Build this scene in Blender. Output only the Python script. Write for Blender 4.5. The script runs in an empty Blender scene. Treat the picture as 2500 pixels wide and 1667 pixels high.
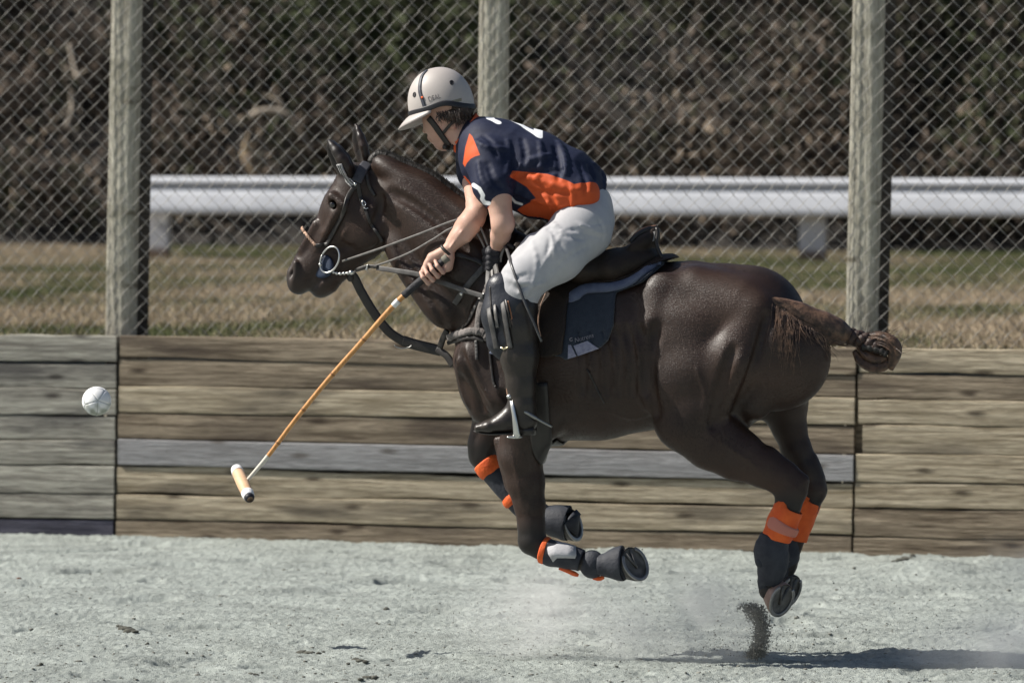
import bpy, math, random
import numpy as np
from mathutils import Vector, Matrix
rng = np.random.default_rng(7)
random.seed(7)
SC = bpy.context.scene
COL = SC.collection
rad = math.radians

# ------------------------------------------------------------------ camera, sky, sun, exposure
F_PX, CU, CV, CAM_H, HORIZON = 15000.0, 1250.0, 833.5, 2.35, 195.0
PITCH = math.atan((CV - HORIZON) / F_PX)
cam_d = bpy.data.cameras.new('camera')
cam_d.sensor_width = 36.0
cam_d.lens = 36.0 * F_PX / 2500.0
cam_d.clip_start, cam_d.clip_end = 1.0, 2000.0
cam_d.dof.use_dof = True
cam_d.dof.focus_distance = 25.0
cam_d.dof.aperture_fstop = 3.7
cam = bpy.data.objects.new('camera', cam_d)
cam.location = (0, 0, CAM_H)
cam.rotation_euler = (math.pi / 2 - PITCH, 0, 0)
COL.objects.link(cam)
SC.camera = cam

SUN_EL, SUN_AZ_TO_CAM = rad(44), rad(-3)      # sun stands to the left, a little beyond the horse's line
sun_vec = Vector((-math.cos(SUN_AZ_TO_CAM) * math.cos(SUN_EL), -math.sin(SUN_AZ_TO_CAM) * math.cos(SUN_EL), math.sin(SUN_EL)))
W = bpy.data.worlds.new('World')
SC.world = W
W.use_nodes = True
wn = W.node_tree.nodes
sky = wn.new('ShaderNodeTexSky')
sky.sky_type = 'NISHITA'
sky.sun_disc = False
sky.sun_elevation = SUN_EL
sky.sun_rotation = math.atan2(sun_vec.x, sun_vec.y)
sky.air_density, sky.dust_density, sky.ozone_density = 1.0, 2.0, 1.0
W.node_tree.links.new(sky.outputs[0], wn['Background'].inputs[0])
wn['Background'].inputs[1].default_value = 0.06
sun_d = bpy.data.lights.new('sun', 'SUN')
sun_d.energy = 5.0
sun_d.angle = rad(0.53)
sun_d.color = (1.0, 0.95, 0.87)
sun = bpy.data.objects.new('sun', sun_d)
sun.rotation_euler = (-sun_vec).to_track_quat('-Z', 'Y').to_euler()
COL.objects.link(sun)
SC.view_settings.view_transform = 'Standard'
SC.view_settings.look = 'None'
SC.view_settings.gamma = 1.0
SC.view_settings.use_curve_mapping = False
SC.view_settings.exposure = 0.46
SC.cycles.use_denoising = True
SC.cycles.max_bounces = 8
SC.cycles.volume_bounces = 4
SC.cycles.volume_step_rate = 1.0

# ------------------------------------------------------------------ frames: a pixel of the photograph meets an upright plane of the place
cp, sp = math.cos(PITCH), math.sin(PITCH)
def ray(u, v):
    a, b = (u - CU) / F_PX, (CV - v) / F_PX
    return np.array([a, cp + b * sp, -sp + b * cp])
def ground_point(u, v, z=0.0):
    d = ray(u, v)
    t = (z - CAM_H) / d[2]
    return np.array([0, 0, CAM_H]) + d * t
class Frame:
    """upright frame: X along the thing (to the right), Y away from the viewer, Z up"""
    def __init__(self, origin, deg):
        self.o = np.array(origin, float)
        c, s = math.cos(rad(deg)), math.sin(rad(deg))
        self.R = np.array([[c, -s, 0], [s, c, 0], [0, 0, 1]])       # columns of R.T are the axes: X=(c,-s), Y=(s,c)
        self.M = Matrix.Translation(Vector(self.o)) @ Matrix.Rotation(-rad(deg), 4, 'Z')
        self.eye = self.R @ (np.array([0, 0, CAM_H]) - self.o)
    def at(self, u, v, y=0.0):
        d = self.R @ ray(u, v)
        t = (y - self.eye[1]) / d[1]
        return self.eye + d * t
    def world(self, p):
        return np.asarray(p) @ self.R + self.o
    def proj(self, p):
        w = self.world(p) - np.array([0, 0, CAM_H])
        dep = w[..., 1] * cp - w[..., 2] * sp
        up = w[..., 1] * sp + w[..., 2] * cp
        return CU + F_PX * w[..., 0] / dep, CV - F_PX * up / dep
HF = Frame(ground_point(1500, 1606), 14.0)
PX = (HF.eye[1] * -1) / F_PX                     # metres per photograph pixel at the horse
def H(u, v, l=0.0):
    """point of the horse's frame seen at pixel (u, v), l pixels out from its mid plane towards the viewer"""
    return HF.at(u, v, -l * PX)

# ------------------------------------------------------------------ objects
def empty(name, frame, anchor):
    o = bpy.data.objects.new(name, None)
    o.empty_display_size = 0.1
    COL.objects.link(o)
    o.matrix_world = frame.M @ Matrix.Translation(Vector(anchor))
    o['_a'] = [float(x) for x in anchor]
    return o
def tag(o, label=None, cat=None, group=None, kind=None):
    if label: o['label'] = label
    if cat: o['category'] = cat
    if group: o['group'] = group
    if kind: o['kind'] = kind
    return o
def mesh_obj(name, verts, faces, material, parent=None, frame=None, smooth=True, anchor=None, attrs=None, loc=None):
    """verts (n,3) array in frame coordinates; faces (m,3|4) array or a list of lists"""
    verts = np.asarray(verts, np.float32)
    a = np.zeros(3)
    if parent is not None:
        q = parent
        while q.parent is not None: q = q.parent
        a = np.array(q['_a']) if '_a' in q.keys() else np.zeros(3)
    elif anchor is not None:
        a = np.asarray(anchor, float)
    v = verts - a.astype(np.float32)
    me = bpy.data.meshes.new(name)
    if isinstance(faces, np.ndarray) and faces.ndim == 2:
        k = faces.shape[1]
        me.vertices.add(len(v)); me.vertices.foreach_set('co', v.ravel())
        me.loops.add(faces.size); me.loops.foreach_set('vertex_index', faces.astype(np.int32).ravel())
        me.polygons.add(len(faces))
        me.polygons.foreach_set('loop_start', np.arange(0, faces.size, k, dtype=np.int32))
        me.polygons.foreach_set('loop_total', np.full(len(faces), k, np.int32))
        me.update(calc_edges=True)
    else:
        me.from_pydata([tuple(map(float, p)) for p in v], [], [list(map(int, f)) for f in faces])
        me.update()
    if smooth:
        me.polygons.foreach_set('use_smooth', np.ones(len(me.polygons), bool))
    for nm, arr in (attrs or {}).items():
        at = me.attributes.new(nm, 'FLOAT', 'POINT')
        at.data.foreach_set('value', np.asarray(arr, np.float32))
    if material: me.materials.append(material)
    o = bpy.data.objects.new(name, me)
    COL.objects.link(o)
    if parent is not None:
        o.parent = parent
    elif frame is not None:
        o.matrix_world = frame.M @ Matrix.Translation(Vector(a))
    return o
class MB:
    """collects shapes into one mesh"""
    def __init__(self): self.v, self.f, self.n = [], [], 0
    def add(self, v, f):
        v = np.asarray(v, float)
        self.v.append(v)
        self.f += [[i + self.n for i in q] for q in f]
        self.n += len(v)
        return self
    def build(self, name, material, parent=None, **k):
        return mesh_obj(name, np.vstack(self.v), self.f, material, parent, **k)
def nrm(a):
    a = np.asarray(a, float); n = np.linalg.norm(a)
    return a / n if n > 1e-9 else a
def spline(pts, n):
    """Catmull-Rom through pts (k,d) sampled n times"""
    P = np.asarray(pts, float)
    if len(P) < 3:
        t = np.linspace(0, 1, n)[:, None]
        return P[0] * (1 - t) + P[-1] * t
    P = np.vstack([2 * P[0] - P[1], P, 2 * P[-1] - P[-2]])
    out = []
    for s in np.linspace(0, len(P) - 3 - 1e-6, n):
        i = int(s); t = s - i
        a, b, c, d = P[i:i + 4]
        out.append(0.5 * (2 * b + (c - a) * t + (2 * a - 5 * b + 4 * c - d) * t * t + (3 * b - a - 3 * c + d) * t ** 3))
    return np.array(out)
def tube(pts, r, seg=12, flat=None, normal=None, cap=True):
    """tube along pts; r scalar or per point; flat = thickness ratio along 'normal' (vector or per point)"""
    P = np.asarray(pts, float); n = len(P)
    r = np.broadcast_to(np.asarray(r, float), (n,))
    T = np.gradient(P, axis=0)
    V, Fc = [], []
    prev = None
    for i in range(n):
        t = nrm(T[i])
        if normal is not None:
            N = np.asarray(normal[i] if np.ndim(normal) == 2 else normal, float)
            N = nrm(N - t * N.dot(t))
        else:
            N = prev if prev is not None else np.array([0, 0, 1.0])
            N = N - t * N.dot(t)
            if np.linalg.norm(N) < 1e-3: N = np.cross(t, [1, 0, 0.3])
            N = nrm(N)
        prev = N
        B = np.cross(t, N)
        fl = 1.0 if flat is None else flat
        for k in range(seg):
            a = 2 * math.pi * (k + .5) / seg
            c_, s_ = math.cos(a), math.sin(a)
            if flat is not None and seg <= 8:      # strap: rounded rectangle
                c_ = math.copysign(abs(c_) ** .45, c_); s_ = math.copysign(abs(s_) ** .45, s_)
            V.append(P[i] + N * c_ * r[i] * fl + B * s_ * r[i])
    for i in range(n - 1):
        for k in range(seg):
            k2 = (k + 1) % seg
            Fc.append([i * seg + k, i * seg + k2, (i + 1) * seg + k2, (i + 1) * seg + k])
    if cap:
        Fc.append(list(range(seg))[::-1]); Fc.append([(n - 1) * seg + k for k in range(seg)])
    return np.array(V), Fc
def ellipsoid(c, rx, ry, rz, n=16, m=10, R=None):
    V = [(0, 0, 1)]
    for i in range(1, m):
        a = math.pi * i / m
        for j in range(n):
            b = 2 * math.pi * j / n
            V.append((math.sin(a) * math.cos(b), math.sin(a) * math.sin(b), math.cos(a)))
    V.append((0, 0, -1))
    Fc = [[0, 1 + j, 1 + (j + 1) % n] for j in range(n)]
    for i in range(m - 2):
        for j in range(n):
            a, b = 1 + i * n + j, 1 + i * n + (j + 1) % n
            Fc.append([a, a + n, b + n, b])
    L = len(V) - 1
    Fc += [[L, 1 + (m - 2) * n + (j + 1) % n, 1 + (m - 2) * n + j] for j in range(n)]
    V = np.array(V) * np.array([rx, ry, rz])
    if R is not None: V = V @ np.asarray(R).T
    return V + np.asarray(c), Fc

# ------------------------------------------------------------------ signed-distance modelling
class Field:
    def __init__(self, lo, hi, h):
        self.lo, self.h = np.array(lo, float), h
        self.n = (np.ceil((np.array(hi) - self.lo) / h).astype(int) + 1)
        self.D = np.full(self.n, 9.0, np.float32)
        self.ax = [self.lo[i] + np.arange(self.n[i]) * h for i in range(3)]
    def sl(self, lo, hi):
        a = np.clip(np.floor((np.asarray(lo) - self.lo) / self.h).astype(int), 0, self.n)
        b = np.clip(np.ceil((np.asarray(hi) - self.lo) / self.h).astype(int) + 1, 0, self.n)
        s = tuple(slice(int(x), int(y)) for x, y in zip(a, b))
        g = [self.ax[i][s[i]].astype(np.float32) for i in range(3)]
        return s, g[0][:, None, None], g[1][None, :, None], g[2][None, None, :]
    def blend(self, s, d, k, cut=False):
        A = self.D[s]
        if A.size == 0: return
        if cut:
            hh = np.maximum(k - np.abs(A + d), 0) / k
            self.D[s] = np.maximum(A, -d) + hh * hh * k * .25
        else:
            hh = np.maximum(k - np.abs(A - d), 0) / k
            self.D[s] = np.minimum(A, d) - hh * hh * k * .25
    def cone(self, a, ra, b, rb, k=.02, wa=1.0, wb=None, cut=False, m=.05):
        """tapered capsule a->b; w = lateral half width / radius"""
        a, b = np.asarray(a, float), np.asarray(b, float)
        wb = wa if wb is None else wb
        big = np.array([max(ra, rb), max(ra * wa, rb * wb), max(ra, rb)]) + m + k
        s, X, Y, Z = self.sl(np.minimum(a, b) - big, np.maximum(a, b) + big)
        # project in the sagittal plane and laterally
        ab = b - a; L2 = max(float(ab.dot(ab)), 1e-12)
        t = np.clip(((X - a[0]) * ab[0] + (Y - a[1]) * ab[1] + (Z - a[2]) * ab[2]) / L2, 0, 1)
        r = ra + (rb - ra) * t
        w = wa + (wb - wa) * t
        d = np.sqrt((X - a[0] - t * ab[0]) ** 2 + ((Y - a[1] - t * ab[1]) / w) ** 2 + (Z - a[2] - t * ab[2]) ** 2) - r
        d = d * np.minimum(1, .35 + .65 * w)
        self.blend(s, d.astype(np.float32), k, cut)
    def chain(self, pts, k=.02, cut=False):
        """pts: (u, v, l, r_px, w)"""
        for p, q in zip(pts[:-1], pts[1:]):
            self.cone(H(*p[:3]), p[3] * PX, H(*q[:3]), q[3] * PX, k, p[4] if len(p) > 4 else 1., q[4] if len(q) > 4 else 1., cut)
    def ball(self, u, v, l, r, k=.02, w=1., cut=False):
        p = H(u, v, l)
        self.cone(p, r * PX, p + 1e-4, r * PX, k, w, w, cut)
    def ell(self, c, radii, R=None, k=.02, cut=False, m=.05):
        c, radii = np.asarray(c, float), np.asarray(radii, float)
        big = radii.max() + m + k
        s, X, Y, Z = self.sl(c - big, c + big)
        x, y, z = X - c[0], Y - c[1], Z - c[2]
        if R is not None:
            R = np.asarray(R)
            x, y, z = (R[0, i] * x + R[1, i] * y + R[2, i] * z for i in range(3))
        kk = np.sqrt((x / radii[0]) ** 2 + (y / radii[1]) ** 2 + (z / radii[2]) ** 2)
        d = (kk - 1) * radii.min() * (1 if kk is None else 1)
        # better scaled distance
        k1 = np.sqrt((x / radii[0] ** 2) ** 2 + (y / radii[1] ** 2) ** 2 + (z / radii[2] ** 2) ** 2) + 1e-6
        d = kk * (kk - 1) / k1
        self.blend(s, np.broadcast_to(d, self.D[s].shape).astype(np.float32), k, cut)
    def sample(self, P):
        P = (np.asarray(P, float) - self.lo) / self.h
        i = np.clip(np.floor(P).astype(int), 0, self.n - 2)
        f = np.clip(P - i, 0, 1)
        out = 0
        for dx in (0, 1):
            for dy in (0, 1):
                for dz in (0, 1):
                    w = (f[..., 0] if dx else 1 - f[..., 0]) * (f[..., 1] if dy else 1 - f[..., 1]) * (f[..., 2] if dz else 1 - f[..., 2])
                    out = out + w * self.D[i[..., 0] + dx, i[..., 1] + dy, i[..., 2] + dz]
        return out
    def grad(self, P):
        P = np.asarray(P, float); e = self.h
        g = np.array([self.sample(P + np.eye(3)[i] * e) - self.sample(P - np.eye(3)[i] * e) for i in range(3)]).T
        return g / (np.linalg.norm(g, axis=-1, keepdims=True) + 1e-9)
    def hit(self, u, v, frame=HF, off=0.0, fall=None):
        """first point of the surface (offset by off) seen at pixel u, v"""
        d = frame.R @ ray(u, v); d /= np.linalg.norm(d)
        t0 = (-.6 - frame.eye[1]) / d[1]
        ts = t0 + np.arange(0, 1.2, .003)
        P = frame.eye + d * ts[:, None]
        D = self.sample(P)
        ins = np.all((P >= self.lo) & (P <= self.lo + (self.n - 1) * self.h), axis=1)
        q = np.where((D < off) & ins)[0]
        if len(q): return P[q[0]]
        return fall if fall is not None else P[int(np.argmin(np.where(ins, D, 9)))]
    def mesh(self, smooth=1):
        return surfnets(self.D, self.lo, self.h, smooth)
def surfnets(D, lo, h, smooth=1):
    S = D < 0
    c = np.zeros(np.array(D.shape) - 1, np.int8)
    for dx in (0, 1):
        for dy in (0, 1):
            for dz in (0, 1):
                c += S[dx:D.shape[0] - 1 + dx, dy:D.shape[1] - 1 + dy, dz:D.shape[2] - 1 + dz]
    I = np.argwhere((c > 0) & (c < 8))
    idx = np.full(c.shape, -1, np.int32)
    idx[I[:, 0], I[:, 1], I[:, 2]] = np.arange(len(I))
    acc = np.zeros((len(I), 3)); cnt = np.zeros(len(I))
    cor = [(x, y, z) for x in (0, 1) for y in (0, 1) for z in (0, 1)]
    for p in cor:
        for ax in range(3):
            if p[ax]: continue
            q = list(p); q[ax] = 1
            a = D[I[:, 0] + p[0], I[:, 1] + p[1], I[:, 2] + p[2]]
            b = D[I[:, 0] + q[0], I[:, 1] + q[1], I[:, 2] + q[2]]
            m = (a < 0) != (b < 0)
            t = np.where(m, a / np.where(m, a - b, 1), 0)
            pos = np.tile(np.array(p, float), (len(I), 1)); pos[:, ax] = t
            acc[m] += pos[m]; cnt[m] += 1
    V = (I + acc / cnt[:, None]) * h + lo
    Fs = []
    n = np.array(D.shape)
    for ax in range(3):
        o1, o2 = [(1, 2), (2, 0), (0, 1)][ax]
        s0 = [slice(None)] * 3; s1 = [slice(None)] * 3
        s0[ax], s1[ax] = slice(0, -1), slice(1, None)
        A, B = S[tuple(s0)], S[tuple(s1)]
        E = np.argwhere(A != B)
        ok = (E[:, o1] > 0) & (E[:, o2] > 0) & (E[:, o1] < n[o1] - 1) & (E[:, o2] < n[o2] - 1)
        E = E[ok]
        sign = A[E[:, 0], E[:, 1], E[:, 2]]
        def cell(d1, d2):
            q = E.copy(); q[:, o1] += d1; q[:, o2] += d2
            return idx[q[:, 0], q[:, 1], q[:, 2]]
        Q = np.stack([cell(-1, -1), cell(0, -1), cell(0, 0), cell(-1, 0)], 1)
        Q[~sign] = Q[~sign][:, ::-1]
        Fs.append(Q)
    Fq = np.vstack(Fs)
    Fq = Fq[(Fq >= 0).all(1)]
    for _ in range(smooth):
        s = np.zeros_like(V); w = np.zeros(len(V))
        for a in range(4):
            for b in ((a + 1) % 4, (a + 3) % 4):
                np.add.at(s, Fq[:, a], V[Fq[:, b]]); np.add.at(w, Fq[:, a], 1)
        V = .5 * V + .5 * s / np.maximum(w, 1)[:, None]
    return V, Fq
def poly_sd(px, py, poly):
    """signed distance to a polygon, negative inside"""
    poly = np.asarray(poly, float)
    d = np.full(np.shape(px), 1e9); inside = np.zeros(np.shape(px), bool)
    for i in range(len(poly)):
        a, b = poly[i], poly[(i + 1) % len(poly)]
        e = b - a
        t = np.clip(((px - a[0]) * e[0] + (py - a[1]) * e[1]) / max(e.dot(e), 1e-9), 0, 1)
        d = np.minimum(d, np.hypot(px - a[0] - t * e[0], py - a[1] - t * e[1]))
        c = (a[1] > py) != (b[1] > py)
        with np.errstate(divide='ignore', invalid='ignore'):
            xi = a[0] + (py - a[1]) * e[0] / (e[1] if e[1] != 0 else 1e-9)
        inside ^= c & (px < xi)
    return np.where(inside, -d, d)
def line_d(px, py, pts):
    d = np.full(np.shape(px), 1e9)
    for a, b in zip(pts[:-1], pts[1:]):
        a, b = np.array(a, float), np.array(b, float); e = b - a
        t = np.clip(((px - a[0]) * e[0] + (py - a[1]) * e[1]) / max(e.dot(e), 1e-9), 0, 1)
        d = np.minimum(d, np.hypot(px - a[0] - t * e[0], py - a[1] - t * e[1]))
    return d

# ------------------------------------------------------------------ materials
MATS = {}
def mat(name, color, rough=.6, color2=None, scale=8., detail=6., bump=0., bump_scale=60., spec=.5, metal=0., coord='Object',
        stretch=(1, 1, 1), contrast=(.35, .65), sheen=0., coat=0., sss=0.):
    if name in MATS: return MATS[name]
    m = bpy.data.materials.new(name); m.use_nodes = True
    N, L = m.node_tree.nodes, m.node_tree.links
    b = N['Principled BSDF']
    b.inputs['Base Color'].default_value = (*color, 1)
    b.inputs['Roughness'].default_value = rough
    b.inputs['Metallic'].default_value = metal
    b.inputs['Specular IOR Level'].default_value = spec
    if sheen: b.inputs['Sheen Weight'].default_value = sheen
    if coat: b.inputs['Coat Weight'].default_value = coat
    if sss:
        b.inputs['Subsurface Weight'].default_value = sss
        b.inputs['Subsurface Radius'].default_value = (.01, .004, .002)
    tc = N.new('ShaderNodeTexCoord'); mp = N.new('ShaderNodeMapping')
    mp.inputs['Scale'].default_value = stretch
    L.new(tc.outputs[coord], mp.inputs[0])
    if color2 is not None:
        nz = N.new('ShaderNodeTexNoise'); nz.inputs['Scale'].default_value = scale; nz.inputs['Detail'].default_value = detail
        L.new(mp.outputs[0], nz.inputs['Vector'])
        r = N.new('ShaderNodeValToRGB')
        r.color_ramp.elements[0].position, r.color_ramp.elements[1].position = contrast
        r.color_ramp.elements[0].color = (*color, 1); r.color_ramp.elements[1].color = (*color2, 1)
        L.new(nz.outputs['Fac'], r.inputs[0]); L.new(r.outputs[0], b.inputs['Base Color'])
    if bump:
        nb = N.new('ShaderNodeTexNoise'); nb.inputs['Scale'].default_value = bump_scale; nb.inputs['Detail'].default_value = 5
        L.new(mp.outputs[0], nb.inputs['Vector'])
        bp = N.new('ShaderNodeBump'); bp.inputs['Strength'].default_value = bump; bp.inputs['Distance'].default_value = .01
        L.new(nb.outputs['Fac'], bp.inputs['Height']); L.new(bp.outputs[0], b.inputs['Normal'])
    MATS[name] = m
    return m
def attr_mix(m, attr, color, soft=.0015):
    """put a second dye on a cloth where the attribute is negative (a distance to the edge of the print, in metres)"""
    N, L = m.node_tree.nodes, m.node_tree.links
    b = N['Principled BSDF']
    at = N.new('ShaderNodeAttribute'); at.attribute_name = attr
    mr = N.new('ShaderNodeMapRange'); mr.inputs[1].default_value = -soft; mr.inputs[2].default_value = soft
    mr.inputs[3].default_value = 1; mr.inputs[4].default_value = 0
    L.new(at.outputs['Fac'], mr.inputs[0])
    mx = N.new('ShaderNodeMix'); mx.data_type = 'RGBA'
    L.new(mr.outputs[0], mx.inputs[0])
    if b.inputs['Base Color'].is_linked:
        L.new(b.inputs['Base Color'].links[0].from_socket, mx.inputs[6])
    else:
        mx.inputs[6].default_value = b.inputs['Base Color'].default_value
    mx.inputs[7].default_value = (*color, 1)
    L.new(mx.outputs[2], b.inputs['Base Color'])
# ------------------------------------------------------------------ arena ground
def vnoise(x, y, seed=0, octaves=4, pers=.5):
    """smooth value noise"""
    out = 0; amp = 1.; tot = 0
    for o in range(octaves):
        r_ = np.random.default_rng(seed + o); T = r_.random((256, 256))
        xi, yi = np.floor(x).astype(int), np.floor(y).astype(int)
        fx, fy = x - xi, y - yi
        fx, fy = fx * fx * (3 - 2 * fx), fy * fy * (3 - 2 * fy)
        g = lambda a, b: T[a & 255, b & 255]
        out = out + amp * ((g(xi, yi) * (1 - fx) + g(xi + 1, yi) * fx) * (1 - fy) + (g(xi, yi + 1) * (1 - fx) + g(xi + 1, yi + 1) * fx) * fy)
        tot += amp; amp *= pers; x, y = x * 2.03 + 17.3, y * 2.03 + 5.1
    return out / tot
WF = Frame(ground_point(1250, 1333), 17.2)
def Wp(u, v, y=0.): return WF.at(u, v, y)
SAND = mat('arena_sand', (.28, .308, .287), .95, (.405, .44, .413), 24, 12, .9, 200, spec=.15, coord='Object', contrast=(.3, .7))
N_, L_ = SAND.node_tree.nodes, SAND.node_tree.links
tc_ = N_.new('ShaderNodeTexCoord'); mp_ = N_.new('ShaderNodeMapping'); mp_.inputs['Scale'].default_value = (1.1, 1.6, 1); L_.new(tc_.outputs['Object'], mp_.inputs[0])
nz_ = N_.new('ShaderNodeTexNoise'); nz_.inputs['Scale'].default_value = 2.2; nz_.inputs['Detail'].default_value = 9; nz_.inputs['Roughness'].default_value = .65; L_.new(mp_.outputs[0], nz_.inputs['Vector'])
mr_ = N_.new('ShaderNodeMapRange'); mr_.inputs[1].default_value = .42; mr_.inputs[2].default_value = .68; mr_.inputs[3].default_value = 1.04; mr_.inputs[4].default_value = .70; L_.new(nz_.outputs[0], mr_.inputs[0])
mx_ = N_.new('ShaderNodeMix'); mx_.data_type = 'RGBA'; mx_.blend_type = 'MULTIPLY'; mx_.inputs[0].default_value = 1
L_.new(N_['Principled BSDF'].inputs['Base Color'].links[0].from_socket, mx_.inputs[6]); L_.new(mr_.outputs[0], mx_.inputs[7]); L_.new(mx_.outputs[2], N_['Principled BSDF'].inputs['Base Color'])
def sheet(x0, x1, y0, y1, nx, ny, hfun, name, material, kind='structure', smooth=True, frame=None):
    X, Y = np.meshgrid(np.linspace(x0, x1, nx), np.linspace(y0, y1, ny), indexing='ij')
    Z = hfun(X, Y)
    V = np.stack([X, Y, Z], -1).reshape(-1, 3)
    i = np.arange(nx * ny).reshape(nx, ny)
    Q = np.stack([i[:-1, :-1], i[1:, :-1], i[1:, 1:], i[:-1, 1:]], -1).reshape(-1, 4)
    return V, Q
def sand_h(x, y):
    edge = np.clip(np.minimum(np.minimum(x + 4.2, 4.2 - x), np.minimum(y - 22, 33.5 - y)) / .6, 0, 1)
    big = vnoise(x * 1.6, y * 1.1, 3, 3) - .5
    mid = vnoise(x * 3.2, y * 5, 11, 3) - .5
    fine = vnoise(x * 14, y * 22, 21, 2) - .5
    tracks = np.maximum(vnoise(x * 2.3 + 4, y * 3.2, 31, 2) - .62, 0)                # churned hoof pits
    pits = np.maximum(vnoise(x * 3.6, y * 5.2, 41, 2) - .68, 0)
    bank = .10 * np.exp(-((y - (31.05 - .3 * x)) / .55) ** 2)                         # sand thrown up against the planks
    # low mound at the right foot of the wall
    mound = .05 * np.exp(-((x - 2.0) / .34) ** 2 - ((y - 29.3) / .4) ** 2)
    grit = vnoise(x * 48, y * 60, 77, 2) - .5; grain = vnoise(x * 110, y * 95, 87, 1) - .5
    return edge * (big * .012 + mid * .012 + fine * .010 + grit * .013 + grain * .008 - tracks * .13 - pits * .22 + (bank * .06 + mound) * (.6 + .8 * vnoise(x * 3, y * 2, 55, 3)))
xs, ys = np.linspace(-4.2, 4.2, 1000), np.concatenate([np.linspace(22, 23.4, 40), np.linspace(23.41, 27, 430), np.linspace(27.012, 33.5, 340)])
X, Y = np.meshgrid(xs, ys, indexing='ij')
Z = sand_h(X, Y)
V = np.stack([X, Y, Z], -1).reshape(-1, 3); i = np.arange(X.size).reshape(X.shape)
Q = np.stack([i[:-1, :-1], i[1:, :-1], i[1:, 1:], i[:-1, 1:]], -1).reshape(-1, 4)
tag(mesh_obj('arena_sand', V, Q, SAND), kind='structure')
# the ground all around, sloping just under the arena's edge and out to the horizon
FAR = mat('far_ground', (.10, .095, .06), .95, (.16, .14, .10), .15, 6)
R_ = [(-4.19, 4.19, 22.01, 33.49), (-60, 60, -40, 60), (-1500, 1500, -900, 1500)]
V = []
for (a, b_, c_, d_), z in zip(R_, (-.0008, -.02, -.5)):
    V += [(a, c_, z), (b_, c_, z), (b_, d_, z), (a, d_, z)]
F_ = [[r_ * 4 + k, (r_ + 1) * 4 + k, (r_ + 1) * 4 + (k + 1) % 4, r_ * 4 + (k + 1) % 4][::-1] for r_ in (0, 1) for k in range(4)]
tag(mesh_obj('ground', V, F_, SAND, smooth=False), kind='structure')

# clods and crumbs of footing lying on the sand
r2 = np.random.default_rng(21)
def rocks(n, pos, size, r_):
    base, fb = ellipsoid((0, 0, 0), 1, 1, 1, 7, 5)
    nb = len(base); V = np.empty((n, nb, 3)); 
    for k in range(n):
        s = size[k] * np.array([r_.uniform(.8, 1.7), r_.uniform(.7, 1.3), r_.uniform(.45, .85)])
        V[k] = base * s * (1 + r_.normal(0, .16, (nb, 1))) + pos[k]
    F_ = []
    for k in range(n): F_ += [[i + k * nb for i in f] for f in fb]
    return V.reshape(-1, 3), F_
n = 2600
px_ = np.stack([r2.uniform(-60, 2560, n), 1360 + 320 * r2.random(n) ** .6], 1)
pos = np.array([ground_point(u, v) for u, v in px_]); pos[:, 2] = sand_h(pos[:, 0], pos[:, 1]) + .001
tag(mesh_obj('footing_crumb', *rocks(n, pos, np.abs(r2.normal(.0012, .0016, n)) + .0012 + .006 * (r2.random(n) ** 18), r2), mat('damp_crumb', (.11, .11, .095), .95, (.24, .24, .21), 40)), kind='stuff')
n = 26000
px_ = np.stack([r2.uniform(-80, 2580, n), 1400 + 290 * r2.random(n) ** .6], 1)
pos = np.array([ground_point(u, v) for u, v in px_]); pos[:, 2] = sand_h(pos[:, 0], pos[:, 1]) + .0005
base_t = np.array([(1, 0, -.4), (-.5, .87, -.4), (-.5, -.87, -.4), (0, 0, .9)]); fb_t = np.array([(0, 2, 1), (0, 1, 3), (1, 2, 3), (2, 0, 3)])
sz_ = (np.abs(r2.normal(.0008, .0011, n)) + .0009)[:, None, None]
ang_ = r2.uniform(0, 6.28, n); Rz_ = np.zeros((n, 3, 3)); Rz_[:, 0, 0] = Rz_[:, 1, 1] = np.cos(ang_); Rz_[:, 0, 1] = -np.sin(ang_); Rz_[:, 1, 0] = np.sin(ang_); Rz_[:, 2, 2] = 1
V = (np.einsum('nij,kj->nki', Rz_, base_t) * sz_ + pos[:, None, :]).reshape(-1, 3)
F_ = (fb_t[None] + 4 * np.arange(n)[:, None, None]).reshape(-1, 3)
tag(mesh_obj('sand_grit', V, F_, mat('grit', (.20, .21, .19), .95, (.44, .46, .43), 60, 2, contrast=(.4, .6)), smooth=False), kind='stuff')
clodm = mat('dark_clod', (.045, .045, .038), .95, (.11, .11, .09), 30, 4, .5, 60)
CL = [('wide dark clod of footing lying left of the mallet head on the sand', [(305, 1536, .05), (318, 1541, .05), (330, 1545, .03), (290, 1533, .03)]),
      ('small dark clod near the lower left corner of the sand', [(95, 1628, .022), (100, 1627, .018)]),
      ('dark clod with a tail of crumbs at the bottom edge of the sand', [(612, 1643, .030), (624, 1644, .024), (640, 1640, .012)]),
      ('flat dark clod in the sand below the horse head', [(735, 1592, .04), (755, 1593, .034), (778, 1594, .022), (790, 1592, .014)]),
      ('rough dark clod in the sand below the rider', [(868, 1614, .034), (880, 1616, .03), (892, 1620, .02), (850, 1622, .02)]),
      ('single round dark lump on the sand below the mallet shaft', [(943, 1487, .022)]),
      ('reddish brown lump far left on the sand', [(47, 1415, .022)]),
      ('low ragged clod at the bottom edge below the horse chest', [(900, 1660, .04), (915, 1662, .03), (880, 1663, .025)]),
      ('dark clod at the foot of the plank wall on the right', [(2215, 1367, .05), (2200, 1374, .05), (2185, 1380, .035), (2228, 1362, .03)]),
      ('small dark clod below the mallet head', [(360, 1573, .014), (356, 1574, .010)])]
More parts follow.
